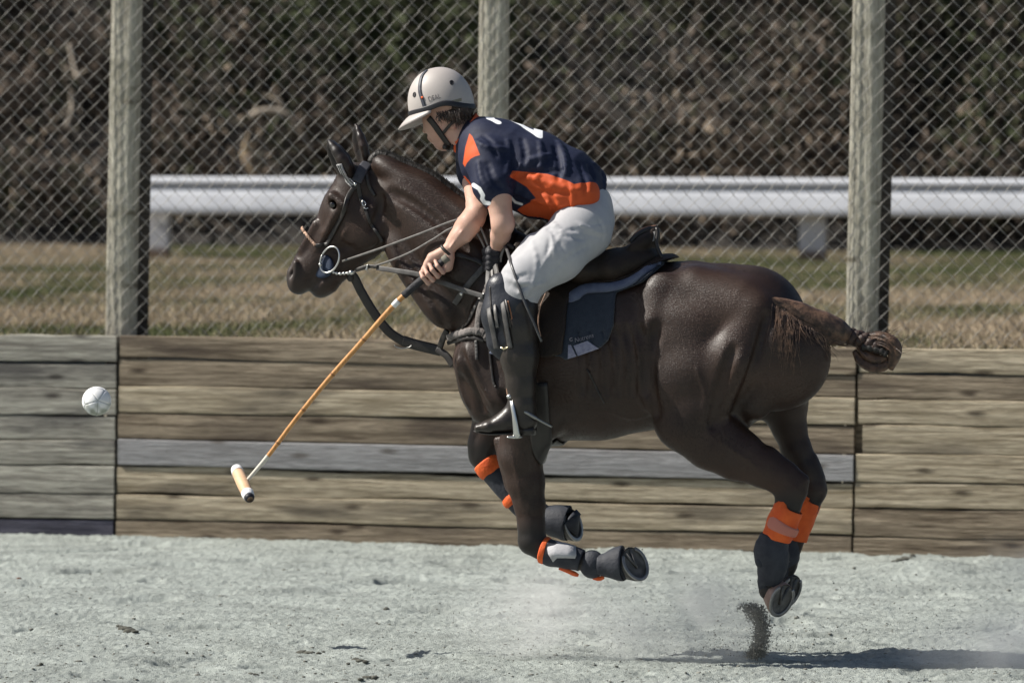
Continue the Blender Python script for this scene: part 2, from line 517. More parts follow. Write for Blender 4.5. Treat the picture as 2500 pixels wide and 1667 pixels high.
for lab, parts_ in CL:
    P = np.array([ground_point(u, v) for u, v, _ in parts_]); P[:, 2] = sand_h(P[:, 0], P[:, 1]) + .004
    ce = tag(empty('clod', Frame((0, 0, 0), 0), P[0]), lab, 'clod', 'clods of footing on the sand')
    for p_, (*_, s_) in zip(P, parts_):
        v_, f_ = rocks(1, [p_], [s_ * .46], r2)
        mesh_obj('lump', v_, f_, clodm if 'reddish' not in lab else mat('red_clod', (.12, .06, .04), .95), ce)

# ------------------------------------------------------------------ plank wall
def wood(name, c1, c2, dark, seed):
    if name in MATS: return MATS[name]
    m = bpy.data.materials.new(name); m.use_nodes = True
    N, L = m.node_tree.nodes, m.node_tree.links
    b = N['Principled BSDF']; b.inputs['Roughness'].default_value = .9; b.inputs['Specular IOR Level'].default_value = .15
    tc = N.new('ShaderNodeTexCoord'); mp = N.new('ShaderNodeMapping'); mp.inputs['Scale'].default_value = (.5, 1, 13); mp.inputs['Location'].default_value = (seed * 3.7, seed, seed * 1.3)
    L.new(tc.outputs['Object'], mp.inputs[0])
    n1 = N.new('ShaderNodeTexNoise'); n1.inputs['Scale'].default_value = 4.5; n1.inputs['Detail'].default_value = 8; n1.inputs['Distortion'].default_value = .6
    n2 = N.new('ShaderNodeTexNoise'); n2.inputs['Scale'].default_value = 22; n2.inputs['Detail'].default_value = 5
    mp2 = N.new('ShaderNodeMapping'); mp2.inputs['Scale'].default_value = (.7, 1, 3.2); mp2.inputs['Location'].default_value = (seed * 1.1, seed, 0)
    L.new(tc.outputs['Object'], mp2.inputs[0])
    n3 = N.new('ShaderNodeTexNoise'); n3.inputs['Scale'].default_value = 1.7; n3.inputs['Detail'].default_value = 5
    for n_, m_ in ((n1, mp), (n2, mp), (n3, mp2)): L.new(m_.outputs[0], n_.inputs['Vector'])
    r1 = N.new('ShaderNodeValToRGB'); r1.color_ramp.elements[0].position = .32; r1.color_ramp.elements[1].position = .68
    r1.color_ramp.elements[0].color = (*c1, 1); r1.color_ramp.elements[1].color = (*c2, 1)
    L.new(n1.outputs[0], r1.inputs[0])
    mx = N.new('ShaderNodeMix'); mx.data_type = 'RGBA'; mx.blend_type = 'MULTIPLY'; mx.inputs[0].default_value = .75
    r2_ = N.new('ShaderNodeValToRGB'); r2_.color_ramp.elements[0].position = .36; r2_.color_ramp.elements[1].position = .58
    r2_.color_ramp.elements[0].color = (.55, .53, .52, 1); r2_.color_ramp.elements[1].color = (1.1, 1.1, 1.1, 1)
    L.new(n2.outputs[0], r2_.inputs[0]); L.new(r1.outputs[0], mx.inputs[6]); L.new(r2_.outputs[0], mx.inputs[7])
    mx2 = N.new('ShaderNodeMix'); mx2.data_type = 'RGBA'
    mr = N.new('ShaderNodeMapRange'); mr.inputs[1].default_value = .53; mr.inputs[2].default_value = .70; mr.inputs[4].default_value = .85
    L.new(n3.outputs[0], mr.inputs[0]); L.new(mr.outputs[0], mx2.inputs[0]); L.new(mx.outputs[2], mx2.inputs[6]); mx2.inputs[7].default_value = (*dark, 1)
    # knots and nail stains
    vo = N.new('ShaderNodeTexVoronoi'); vo.inputs['Scale'].default_value = 1.0; vo.feature = 'F1'
    vo.voronoi_dimensions = '2D'
    sp3 = N.new('ShaderNodeSeparateXYZ'); cb3 = N.new('ShaderNodeCombineXYZ'); L.new(tc.outputs['Object'], sp3.inputs[0]); L.new(sp3.outputs[0], cb3.inputs[0]); L.new(sp3.outputs[2], cb3.inputs[1])
    mp3 = N.new('ShaderNodeMapping'); mp3.inputs['Scale'].default_value = (1.5, 5.0, 1); mp3.inputs['Location'].default_value = (seed * 2.13, seed * .71, 0)
    L.new(cb3.outputs[0], mp3.inputs[0])
    wob_ = N.new('ShaderNodeMix'); wob_.data_type = 'RGBA'; wob_.blend_type = 'LINEAR_LIGHT'; wob_.inputs[0].default_value = .06
    L.new(mp3.outputs[0], wob_.inputs[6]); L.new(n2.outputs[1], wob_.inputs[7]); L.new(wob_.outputs[2], vo.inputs['Vector'])
    mr2 = N.new('ShaderNodeMapRange'); mr2.inputs[1].default_value = .03; mr2.inputs[2].default_value = .10; mr2.inputs[3].default_value = .85; mr2.inputs[4].default_value = 0
    L.new(vo.outputs['Distance'], mr2.inputs[0])
    mx3 = N.new('ShaderNodeMix'); mx3.data_type = 'RGBA'
    L.new(mr2.outputs[0], mx3.inputs[0]); L.new(mx2.outputs[2], mx3.inputs[6]); mx3.inputs[7].default_value = (dark[0] * .6, dark[1] * .55, dark[2] * .5, 1)
    L.new(mx3.outputs[2], b.inputs['Base Color'])
    bp = N.new('ShaderNodeBump'); bp.inputs['Strength'].default_value = .7; bp.inputs['Distance'].default_value = .012
    ad = N.new('ShaderNodeMath'); ad.operation = 'ADD'; L.new(n1.outputs[0], ad.inputs[0]); L.new(n2.outputs[0], ad.inputs[1])
    L.new(ad.outputs[0], bp.inputs['Height']); L.new(bp.outputs[0], b.inputs['Normal'])
    MATS[name] = m
    return m
TAN = lambda s: wood('weathered_tan_%d' % (s % 5), (.22, .182, .122), (.57, .495, .37), (.10, .085, .068), s % 5)
BRN = lambda s: wood('weathered_brown_%d' % (s % 4), (.12, .093, .066), (.39, .325, .24), (.075, .058, .048), 7 + s % 4)
GRY = lambda s: wood('weathered_grey_%d' % (s % 4), (.18, .17, .148), (.46, .45, .39), (.07, .066, .066), 13 + s % 4)
BLU = wood('grey_painted', (.265, .265, .268), (.355, .355, .362), (.18, .175, .175), 19)
DBL = wood('blue_black_board', (.05, .05, .075), (.11, .11, .14), (.03, .03, .04), 21)
wall = tag(empty('plank_wall', WF, Wp(1250, 1335)), 'weathered wooden plank wall along the arena edge behind the horse', 'plank wall')
def plank(u0, u1, top0, bot0, top1, bot1, material, seed, proud=0., bow=.006, thick=.042, ext=0.):
    """one board: pixel heights of its top and bottom edge at both ends; edges wander, the face is slightly cupped"""
    r_ = np.random.default_rng(seed)
    nx, nz = 46, 7
    y0 = -.004 - proud
    A, B = Wp(u0, top0, y0), Wp(u1, top1, y0); C_, D_ = Wp(u0, bot0, y0), Wp(u1, bot1, y0)
    if ext:      # the next board along, out of the photograph, level with this board's end
        E, G = (A, C_) if ext < 0 else (B, D_)
        a_, b_ = (E[0] + ext, E[0] - .012) if ext < 0 else (E[0] + .012, E[0] + ext)
        A, B = np.array([a_, E[1], E[2]]), np.array([b_, E[1], E[2]]); C_, D_ = np.array([a_, E[1], G[2]]), np.array([b_, E[1], G[2]])
    t = np.linspace(0, 1, nx)
    wob = lambda a, s: a * (vnoise(t * 5 + s, t * 0 + s, seed, 3) - .5) * 2 * np.minimum(1, 8 * np.minimum(t, 1 - t) + .3)
    top = A[2] + (B[2] - A[2]) * t + wob(bow * 1.5, 1.3) - .003
    bot = C_[2] + (D_[2] - C_[2]) * t + wob(bow * 1.5, 8.7) + .003
    x = A[0] + (B[0] - A[0]) * t
    V = []
    for k in range(nx):
        for j in range(nz):
            s = (0, .035, .12, .5, .88, .965, 1)[j]
            edge = min(s, 1 - s)
            z = bot[k] + (top[k] - bot[k]) * s
            yy = y0 + (.006 if edge < .02 else 0) + .003 * (vnoise(np.array(t[k] * 7), np.array(s * 3.), seed + 9, 2) - .5) - .003 * math.sin(s * math.pi) + .008 * (vnoise(np.array(t[k] * 2.2), np.array(.5), seed + 4, 2) - .5)
            V.append((x[k], yy, z))
    n0 = len(V)
    for k in range(nx): V += [(x[k], thick, bot[k] + .001), (x[k], thick, top[k] - .001)]
    F_ = []
    for k in range(nx - 1):
        for j in range(nz - 1): a = k * nz + j; F_.append([a, a + nz, a + nz + 1, a + 1])
        b0, b1 = n0 + 2 * k, n0 + 2 * (k + 1)
        F_ += [[k * nz, b0, b1, (k + 1) * nz], [k * nz + nz - 1, (k + 1) * nz + nz - 1, b1 + 1, b0 + 1], [b0, b0 + 1, b1 + 1, b1]]
    F_ += [[j for j in range(nz)] + [n0 + 1, n0], [(nx - 1) * nz + j for j in range(nz)][::-1] + [n0 + 2 * (nx - 1), n0 + 2 * (nx - 1) + 1]]
    return mesh_obj('plank', V, F_, material, wall, smooth=False)
LB = [820, 886, 950, 1015, 1075, 1136, 1206, 1267, 1330]
for k in range(8):
    m_ = [GRY(0), GRY(1), GRY(2), GRY(3), GRY(1), GRY(0), GRY(2), DBL][k]
    plank(-420, 284 - k * 1.2, LB[k] - 9, LB[k + 1] - 9, LB[k], LB[k + 1], m_, 100 + k, [.003, 0, .006, 0, .005, .006, .003, -.002][k], .008)
MB0, MB1 = [818, 873, 942, 1007, 1070, 1136, 1205, 1268, 1340], [848, 916, 970, 1039, 1110, 1177, 1240, 1306, 1390]
mats_m = [BRN(0), BRN(1), TAN(0), BRN(2), BLU, TAN(1), TAN(2), BRN(3)]
for k in range(8):
    plank(293 - k * 1.4, 2089 - k * 1.6, MB0[k], MB0[k + 1], MB1[k], MB1[k + 1], mats_m[k], 200 + k, [.006, 0, .005, 0, .014, .000, .004, 0][k], [.004, .006, .006, .005, .003, .016, .006, .005][k])
RB = [848, 910, 974, 1036, 1106, 1176, 1240, 1310, 1395]
mats_r = [TAN(3), BRN(1), TAN(4), TAN(0), TAN(2), TAN(1), BRN(0), BRN(2)]
for k in range(8):
    ul = [2098, 2095, 2096, 2106, 2090, 2088, 2086, 2084][k]
    plank(ul, 2920, RB[k], RB[k + 1], RB[k] + 10, RB[k + 1] + 14, mats_r[k], 300 + k, [.003, .001, .002, .005, .008, .003, .002, 0][k], .006)
for k in range(8):
    plank(-420, 284, LB[k] - 9, LB[k + 1] - 9, LB[k], LB[k + 1], (TAN, BRN, GRY)[k % 3](k), 400 + k, .002, .008, ext=-3.6)
    plank(2098, 2920, RB[k], RB[k + 1], RB[k] + 10, RB[k + 1] + 14, (BRN, TAN, TAN)[k % 3](k + 1), 500 + k, .002, .006, ext=3.6)
# uprights the boards are nailed to
for u in (-1900, -1100, -420, 284, 880, 1480, 2089, 2700, 3300):
    a, b_ = Wp(u - 30, 1420), Wp(u + 30, 1420)
    top = Wp(u, 838)[2]
    V = np.array([(x_, y_, z_) for x_ in (a[0], b_[0]) for y_ in (.046, .12) for z_ in (-.3, top)])
    mesh_obj('upright', V, [[0, 1, 3, 2], [4, 6, 7, 5], [0, 4, 5, 1], [2, 3, 7, 6], [1, 5, 7, 3], [0, 2, 6, 4]], BRN(1), wall, smooth=False)

# ------------------------------------------------------------------ grass bank behind the wall
ZB = .93
GRASSBED = mat('turf_soil', (.075, .062, .035), .95, (.16, .125, .075), 3, 7, .6, 20)
wx0, wx1 = -9, 9
def fr(x, y): return WF.world(np.array([x, y, 0.]))
def bank_h(x, y):
    z = ZB + .02 * (vnoise(x * 1.1, y * .7, 61, 3) - .5) - np.clip((y - 4) / 20, 0, 1) * .02
    rise = np.maximum(y - (20.6 + .5 * (vnoise(x * .8, y * 0, 71, 3) - .5)), 0)
    return z + rise * 1.05 + np.clip(rise, 0, 1) * 0.5 * (vnoise(x * 1.3, y * 1.1, 81, 4) - .5)
V, Q = sheet(-22, 16, .13, 20.2, 60, 60, bank_h, '', None)
tag(mesh_obj('grass_bank', V, Q, GRASSBED, frame=WF, anchor=(0, 0, 0)), kind='structure')
SOIL = mat('leaf_litter', (.012, .010, .009), .95, (.034, .029, .024), 2.5, 8, .8, 8)
V, Q = sheet(-26, 14, 20.19, 28.5, 110, 50, bank_h, '', None)
tag(mesh_obj('hillside', V, Q, SOIL, frame=WF, anchor=(0, 0, 0)), kind='structure')
# turf: blades
r2 = np.random.default_rng(33)
def blades(n, y0, y1, hmin, hmax, w, name, cols, seed, xr=4.4, lean=.7):
    r_ = np.random.default_rng(seed)
    y = y0 + (y1 - y0) * r_.random(n); x = r_.uniform(-1, 1, n) * (xr + .11 * y) - .31 * y
    z = bank_h(x, y)
    h_ = r_.uniform(hmin, hmax, n) * (1 - .62 * np.clip((y - 3) / 14, 0, 1)) * (.5 + vnoise(x * 2.2, y * 1.2, 91, 3))
    a = r_.uniform(0, 6.28, n); ln = r_.normal(0, lean, n) * h_; la = r_.uniform(0, 6.28, n)
    dx, dy = np.cos(a) * w, np.sin(a) * w
    tx, ty = x + np.cos(la) * ln, y + np.sin(la) * ln
    V = np.stack([np.stack([x - dx, y - dy, z - .01], 1), np.stack([x + dx, y + dy, z - .01], 1), np.stack([tx + dx * .3, ty + dy * .3, z + h_], 1), np.stack([tx - dx * .3, ty - dy * .3, z + h_], 1)], 1).reshape(-1, 3)
    Q = np.arange(4 * n).reshape(n, 4)
    g = np.clip((vnoise(x * .9 + 3, y * .45, 95, 4) - .5) * 3.0 + .36 + .34 * np.clip((y - 9) / 9, 0, 1) + r_.normal(0, .28, n), 0, 1)
    m = bpy.data.materials.get(name + '_blade')
    if m is None:
        m = mat(name + '_blade', cols[0], .8, spec=.15)
        N, L = m.node_tree.nodes, m.node_tree.links
        at = N.new('ShaderNodeAttribute'); at.attribute_name = 'green'
        rp = N.new('ShaderNodeValToRGB'); rp.color_ramp.elements[0].color = (*cols[0], 1); rp.color_ramp.elements[1].color = (*cols[1], 1)
        e_ = rp.color_ramp.elements.new(.5); e_.color = (*cols[2], 1)
        L.new(at.outputs['Fac'], rp.inputs[0]); L.new(rp.outputs[0], N['Principled BSDF'].inputs['Base Color'])
    return mesh_obj(name, V, Q, m, frame=WF, anchor=(0, 0, 0), smooth=False, attrs={'green': np.repeat(g, 4)})
tag(blades(390000, .2, 20.6, .022, .065, .0036, 'grass', ((.41, .335, .24), (.09, .112, .045), (.29, .25, .165)), 34), kind='stuff')

# ------------------------------------------------------------------ guardrail
GF = Frame(ground_point(1250, 638, ZB - .02), 9.0)
Gp = lambda u, v, y=0.: GF.at(u, v, y)
RAILW = mat('rail_paint', (.57, .59, .63), .55, (.66, .68, .72), 4, 5, .06, 40)
gr_ = tag(empty('guardrail', GF, Gp(1250, 640)), 'white painted metal guardrail on short posts in the grass beyond the fence', 'guardrail')
x0, x1 = Gp(350, 475)[0], Gp(3300, 480)[0]
zt, zb = Gp(1250, 434)[2], Gp(1250, 526)[2]
Hh = zt - zb
prof = [(0, .00), (.015, -.025), (.05, -.042), (.12, -.050), (.185, -.052), (.215, -.038), (.24, -.012), (.28, -.004), (.315, -.012), (.335, -.036), (.36, -.046), (.55, -.064), (.75, -.084), (.94, -.102), (.975, -.096), (.992, -.060), (1., .0)]
nx = 30; V = []
for k in range(nx + 1):
    x = x0 + (x1 - x0) * k / nx
    for (s, y_) in prof: V.append((x, y_, zt - s * Hh))
m0 = len(V)
for k in range(nx + 1):
    x = x0 + (x1 - x0) * k / nx
    for (s, y_) in prof: V.append((x, y_ + .004, zt - s * Hh))
np_ = len(prof); F_ = []
for k in range(nx):
    for j in range(np_ - 1):
        a = k * np_ + j
        F_ += [[a, a + np_, a + np_ + 1, a + 1], [m0 + a, m0 + a + 1, m0 + a + np_ + 1, m0 + a + np_]]
for k in range(nx):
    for j in (0, np_ - 1):
        a = k * np_ + j; F_.append([a, m0 + a, m0 + a + np_, a + np_])
mesh_obj('beam', V, F_, RAILW, gr_)
POSTW = mat('post_paint', (.50, .51, .54), .7, (.60, .60, .62), 6, 5, .2, 30)
N_, L_ = POSTW.node_tree.nodes, POSTW.node_tree.links
tc_ = N_.new('ShaderNodeTexCoord'); sx_ = N_.new('ShaderNodeSeparateXYZ'); L_.new(tc_.outputs['Object'], sx_.inputs[0])
nz_ = N_.new('ShaderNodeTexNoise'); nz_.inputs['Scale'].default_value = 25
ad_ = N_.new('ShaderNodeMath'); ad_.operation = 'MULTIPLY_ADD'; ad_.inputs[1].default_value = .09; L_.new(nz_.outputs[0], ad_.inputs[0]); L_.new(sx_.outputs[2], ad_.inputs[2])
mr_ = N_.new('ShaderNodeMapRange'); mr_.inputs[1].default_value = .12; mr_.inputs[2].default_value = .17; L_.new(ad_.outputs[0], mr_.inputs[0])
mx_ = N_.new('ShaderNodeMix'); mx_.data_type = 'RGBA'; mx_.inputs[6].default_value = (.16, .11, .08, 1)
src_ = N_['Principled BSDF'].inputs['Base Color'].links[0].from_socket
L_.new(mr_.outputs[0], mx_.inputs[0]); L_.new(src_, mx_.inputs[7]); L_.new(mx_.outputs[2], N_['Principled BSDF'].inputs['Base Color'])
for (ua, ub, bot) in ((348, 407, 636), (1951, 2013, 656)):
    a, b_ = Gp(ua, 560, .01), Gp(ub, 560, .01)
    zt2 = zt - .05
    V = np.array([(x_, y_, z_) for x_ in (a[0], b_[0]) for y_ in (.012, .16) for z_ in (-.25, zt2)])
    mesh_obj('post', V, [[0, 1, 3, 2], [4, 6, 7, 5], [0, 4, 5, 1], [2, 3, 7, 6], [1, 5, 7, 3], [0, 2, 6, 4]], POSTW, gr_, smooth=False)

# ------------------------------------------------------------------ chain-link fence
fence = tag(empty('chain_link_fence', WF, Wp(1250, 835, .3)), 'tall galvanised chain-link fence on thick pale posts behind the plank wall', 'fence')
YF = .16
pitch = .0402; zig = .0804
zf0, zf1 = Wp(1250, 836, YF)[2] - .01, 3.6
nz = int((zf1 - zf0) / (zig / 2)) + 1
WIRE = mat('galvanised_wire', (.24, .23, .21), .6, (.37, .355, .33), 12, 3, metal=.1)
def zigzag(flip):
    P = []
    for k in range(nz):
        side = (1 if (k % 2) else -1) * flip
        P.append((side * pitch * .52, .0035 * side, k * zig / 2))
    V, F_ = [], []
    r_ = .0020
    for k, p_ in enumerate(P):
        p_ = np.array(p_)
        for a in range(5):
            an = 2 * math.pi * a / 5
            V.append(p_ + np.array([math.cos(an) * r_ * .9, math.sin(an) * r_ * 1.1, math.cos(an) * r_ * .5 * (1 if k % 2 else -1)]))
    for k in range(nz - 1):
        for a in range(5): F_.append([k * 5 + a, k * 5 + (a + 1) % 5, (k + 1) * 5 + (a + 1) % 5, (k + 1) * 5 + a])
    # twisted barb ends at the bottom
    for k in (0,):
        b0 = np.array(P[0]); n0 = len(V)
        v_, f_ = tube([b0, b0 + [.006, -.003, -.018], b0 + [.016, -.006, -.026]], r_, 5); V += list(v_); F_ += [[i + n0 for i in q] for q in f_]
    return np.array(V), F_
xa, xb = Wp(-700, 500, YF)[0], Wp(3150, 500, YF)[0]
nw = int((xb - xa) / pitch) + 1; protos = []
meshes = []
r2 = np.random.default_rng(44)
for k in range(nw):
    if k < 2:
        v_, f_ = zigzag(1 if k == 0 else -1)
        o = mesh_obj('wire', v_ + np.array(fence['_a']), f_, WIRE, fence, smooth=False); protos.append(o)
    else:
        o = protos[k % 2].copy(); COL.objects.link(o); o.parent = fence
    # neighbouring wires hook into each other: every wire has the same phase, a pitch apart
    o.location = Vector((xa + k * pitch, YF + r2.normal(0, .002), zf0)) - Vector(fence['_a'])
    o.rotation_euler = (0, r2.normal(0, .0012), 0)
POST = wood('fence_post_wood', (.36, .34, .28), (.52, .50, .415), (.24, .23, .18), 25)
POST.node_tree.nodes['Mapping'].inputs['Scale'].default_value = (6, 6, .6)
for (ut, ub, rt, lab) in ((-610, -606, 36, None), (3030, 3020, 40, None), (310, 296, 36, None), (1207, 1199, 35, None), (2122, 2104, 38, None)):
    yp = YF + .10
    A, B = Wp(ub, 800, yp), Wp(ut, 0, yp)
    d = (B - A) / (B[2] - A[2])
    zz = np.linspace(.2, 4.2, 30)
    P = A + d * (zz - A[2])[:, None]
    rr_ = rt * np.linalg.norm(WF.eye - A) / F_PX
    ro_ = np.random.default_rng(abs(int(ut)))
    an_ = np.linspace(0, 2 * math.pi, 32, endpoint=False)
    cs_, sn_ = np.sign(np.cos(an_)) * np.abs(np.cos(an_)) ** .55, np.sign(np.sin(an_)) * np.abs(np.sin(an_)) ** .55
    wv_ = 1 + .03 * (vnoise(zz * 3, zz * 0, abs(int(ut)), 3) - .5)
    v_ = np.stack([P[:, None, 0] + cs_ * rr_ * wv_[:, None], P[:, None, 1] + sn_ * rr_ * .8 + 0 * zz[:, None], P[:, None, 2] + 0 * an_], -1).reshape(-1, 3)
    f_ = [[i * 32 + k, i * 32 + (k + 1) % 32, (i + 1) * 32 + (k + 1) % 32, (i + 1) * 32 + k] for i in range(29) for k in range(32)] + [[29 * 32 + k for k in range(32)]]
    v_ = v_ + np.random.default_rng(5).normal(0, .0008, v_.shape)
    mesh_obj('post', v_, f_, POST, fence)
    if ut in (310, 2122):      # a dark square bar set behind the pale post, showing to its right
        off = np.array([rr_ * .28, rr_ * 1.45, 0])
        v_, f_ = tube(P + off, rr_ * 1.12, 4, normal=(.7, .7, 0)); mesh_obj('post_strip', v_, f_, wood('dark_strip', (.06, .052, .045), (.10, .088, .075), (.04, .036, .032), 31), fence, smooth=False)

# ------------------------------------------------------------------ undergrowth on the hillside
def leaves(n, seed, name, ramp, size, xr=9., spread=.7, ymax=4.2):
    r_ = np.random.default_rng(seed)
    x = r_.uniform(-xr, xr, n * 3) - 6.6; yr = r_.uniform(0, ymax, n * 3)
    dens = .45 * vnoise(x * 1.05 + seed, yr * 1.5, seed, 3) + .55 * vnoise(x * 3.6, yr * 4.4, seed + 3, 3)
    keep = np.where(dens + r_.normal(0, .05, n * 3) - .02 * np.exp(-yr / .8) > .50)[0][:n]
    x, yr, dens = x[keep], yr[keep], dens[keep]; m = len(x)
    y = 20.6 + yr; z = bank_h(x, y)
    hh = r_.random(m) ** 1.6 * spread * (.4 + 2.2 * np.clip(dens - .45, 0, 1) * 2)
    C_ = np.stack([x, y - hh * .6, z + hh * .75], 1)
    t1 = r_.normal(0, 1, (m, 3)); t1 /= np.linalg.norm(t1, axis=1)[:, None]
    t2 = np.cross(t1, r_.normal(0, 1, (m, 3))); t2 /= np.linalg.norm(t2, axis=1)[:, None]
    s = size * r_.uniform(.5, 1.5, m)[:, None]
    V = np.stack([C_ - t1 * s, C_ - t2 * s * .5, C_ + t1 * s, C_ + t2 * s * .5], 1).reshape(-1, 3)
    Q = np.arange(4 * m).reshape(m, 4)
    tone = np.clip((.55 * vnoise(x * .6 + 9, z * 1.1, seed + 7, 3) + .45 * vnoise(x * 4.2, z * 5, seed + 8, 2)) * 3.0 - 1.05 + r_.normal(0, .18, m) + .25 * np.clip((z - 2.0) / 1.2, -1, 1) + .3 * np.clip((x + 4.2) / 2., 0, 1), 0, 1)
    mt = mat(name + '_leaf', ramp[0], .75, spec=.2)
    N, L = mt.node_tree.nodes, mt.node_tree.links
    at = N.new('ShaderNodeAttribute'); at.attribute_name = 'tone'
    rp = N.new('ShaderNodeValToRGB'); rp.color_ramp.elements[0].color = (*ramp[0], 1); rp.color_ramp.elements[1].color = (*ramp[-1], 1)
    for k, c_ in enumerate(ramp[1:-1]):
        e_ = rp.color_ramp.elements.new((k + 1) / (len(ramp) - 1)); e_.color = (*c_, 1)
    L.new(at.outputs['Fac'], rp.inputs[0]); L.new(rp.outputs[0], N['Principled BSDF'].inputs['Base Color'])
    return mesh_obj(name, V, Q, mt, frame=WF, anchor=(0, 0, 0), smooth=False, attrs={'tone': np.repeat(tone, 4)})
tag(leaves(82000, 51, 'undergrowth', ((.115, .09, .07), (.045, .038, .032), (.045, .048, .026), (.058, .072, .032)), .046), kind='stuff')
tag(leaves(22000, 57, 'dead_leaves', ((.27, .215, .16), (.13, .105, .083), (.08, .073, .05), (.075, .085, .04)), .036), kind='stuff')
TWIG = mat('grey_twig', (.13, .11, .09), .85, (.24, .21, .17), 10, 4)
r2 = np.random.default_rng(66); tw = MB()
for k in range(1150):
    x, yr = r2.uniform(-9, 9) - 6.6, r2.uniform(0, 4); y = 20.6 + yr; z = float(bank_h(np.array([x]), np.array([y]))[0])
    d = nrm(np.array([r2.normal(0, .8), -.5 + r2.normal(0, .3), .5 + r2.normal(0, .5)])); ln = r2.uniform(.3, 1.3)
    P = [np.array([x, y, z])]
    for s in range(4):
        d = nrm(d + r2.normal(0, .28, 3)); P.append(P[-1] + d * ln / 4)
    v_, f_ = tube(P, np.linspace(.008, .002, 5) * r2.uniform(.5, 1.5), 4, cap=False); tw.add(v_, f_)
o = tw.build('twigs', TWIG, None, frame=WF, anchor=(0, 0, 0)); tag(o, kind='stuff')
BF_ = Frame(ground_point(1250, 600, ZB), 17.2)
BARK = mat('pale_bark', (.22, .19, .15), .85, (.36, .31, .25), 14, 4, .4, 30)
TANL = mat('dead_frond', (.34, .26, .16), .85, (.46, .36, .24), 14, 4)
def branch(pts, r0, r1, y, label, mt=BARK, twigs=4, seed=1):
    r_ = np.random.default_rng(seed)
    P = np.array([BF_.at(u, v, y) for u, v in spline(pts, 24)])
    P[:, 1] += np.linspace(0, .25, 24) * r_.normal(0, 1)
    o = tag(empty('bare_branch', BF_, P[0]), label, 'branch', 'bare branches in the undergrowth')
    v_, f_ = tube(P, np.linspace(r0, r1, 24), 8); mesh_obj('limb', v_, f_, mt, o)
    for k in range(twigs):
        i_ = r_.integers(6, 22); d = nrm(r_.normal(0, 1, 3) * [1, .5, 1]); q_ = [P[i_], P[i_] + d * .12, P[i_] + d * .2 + r_.normal(0, .05, 3)]
        v_, f_ = tube(q_, np.linspace(r1 * .8, .003, 3), 6); mesh_obj('twig', v_, f_, mt, o)
branch([(610, 285), (650, 270), (695, 280), (725, 320), (755, 372)], .035, .022, .1, 'pale arched bare branch in the undergrowth above the horse ears', seed=1)
branch([(606, 366), (614, 396), (620, 432)], .075, .085, .1, 'short thick tan stump in the undergrowth just above the guardrail', TANL, 3, 2)
branch([(85, 455), (110, 490), (150, 545)], .018, .012, 0., 'thin diagonal stick leaning in the dark undergrowth left of the first post', seed=3)
branch([(170, 110), (190, 165), (205, 190)], .02, .014, .3, 'thin grey stick high in the undergrowth left of the first post', seed=4)
branch([(175, 230), (185, 275), (180, 310)], .022, .016, .2, 'short pale stick midway up the undergrowth left of the first post', seed=5)
branch([(1940, 60), (1960, 120), (1990, 190)], .02, .012, .3, 'grey twig in the undergrowth left of the rightmost post', seed=6)
# ------------------------------------------------------------------ horse
COAT = mat('coat', (.0115, .0058, .0038), .5, (.048, .0245, .0155), 6, 10, .09, 300, spec=.40, sheen=.0, contrast=(.3, .72), stretch=(.28, 1, .8), coat=.10)
N_, L_ = COAT.node_tree.nodes, COAT.node_tree.links          # the gloss of the short coat comes and goes with dust and sweat
nz_ = N_.new('ShaderNodeTexNoise'); nz_.inputs['Scale'].default_value = 5.5; nz_.inputs['Detail'].default_value = 7
tc_ = N_.new('ShaderNodeTexCoord'); L_.new(tc_.outputs['Object'], nz_.inputs['Vector'])
mr_ = N_.new('ShaderNodeMapRange'); mr_.inputs[1].default_value = .35; mr_.inputs[2].default_value = .65; mr_.inputs[3].default_value = .36; mr_.inputs[4].default_value = .62
L_.new(nz_.outputs[0], mr_.inputs[0]); L_.new(mr_.outputs[0], N_['Principled BSDF'].inputs['Roughness'])
N_['Principled BSDF'].inputs['Coat Roughness'].default_value = .48
HAIR = mat('black_hair', (.008, .007, .006), .55, (.02, .016, .012), 30, 4, .3, 120, stretch=(1, 1, 4))
TAILHAIR = mat('tail_hair', (.030, .017, .011), .5, (.15, .085, .052), 40, 4, .3, 120)
LEATHER = mat('dark_leather', (.014, .012, .011), .45, (.026, .022, .019), 20, 4, .1, 150)
GREYLEATHER = mat('worn_leather', (.055, .052, .050), .55, (.10, .095, .09), 30, 4, .1, 150)
BROWNLEATHER = mat('brown_leather', (.016, .011, .008), .62, (.028, .018, .012), 14, 5, .3, 120, spec=.3)
STEEL = mat('steel', (.6, .6, .58), .28, metal=1.0)
HOOFM = mat('hoof_horn', (.035, .032, .030), .5, (.08, .072, .065), 25, 4, .2, 60, stretch=(1, 1, 6))
PINKHOOF = mat('pale_hoof_horn', (.22, .14, .11), .5, (.32, .22, .18), 25, 4, .2, 60)
SOLE = mat('hoof_sole', (.06, .058, .055), .6, (.14, .135, .13), 30, 5, .4, 40)
NAVYBOOT = mat('navy_boot', (.012, .015, .024), .7, (.030, .034, .045), 18, 6, .25, 90)
ORANGE = mat('orange_wrap', (.62, .085, .012), .75, (.75, .13, .02), 22, 5, .35, 70)
GREYBOOT = mat('grey_boot', (.36, .36, .38), .7, (.46, .46, .48), 25, 5, .2, 120)

horse = tag(empty('horse', HF, H(1560, 1590)), 'dark brown polo horse in mid gallop with all four hooves off the ground', 'horse')
Pmin, Pmax = H(640, 1560), H(2110, 260)
hf = Field([Pmin[0] - .05, -.42, .02], [Pmax[0] + .1, .42, Pmax[2] + .1], .007)
c = hf.chain
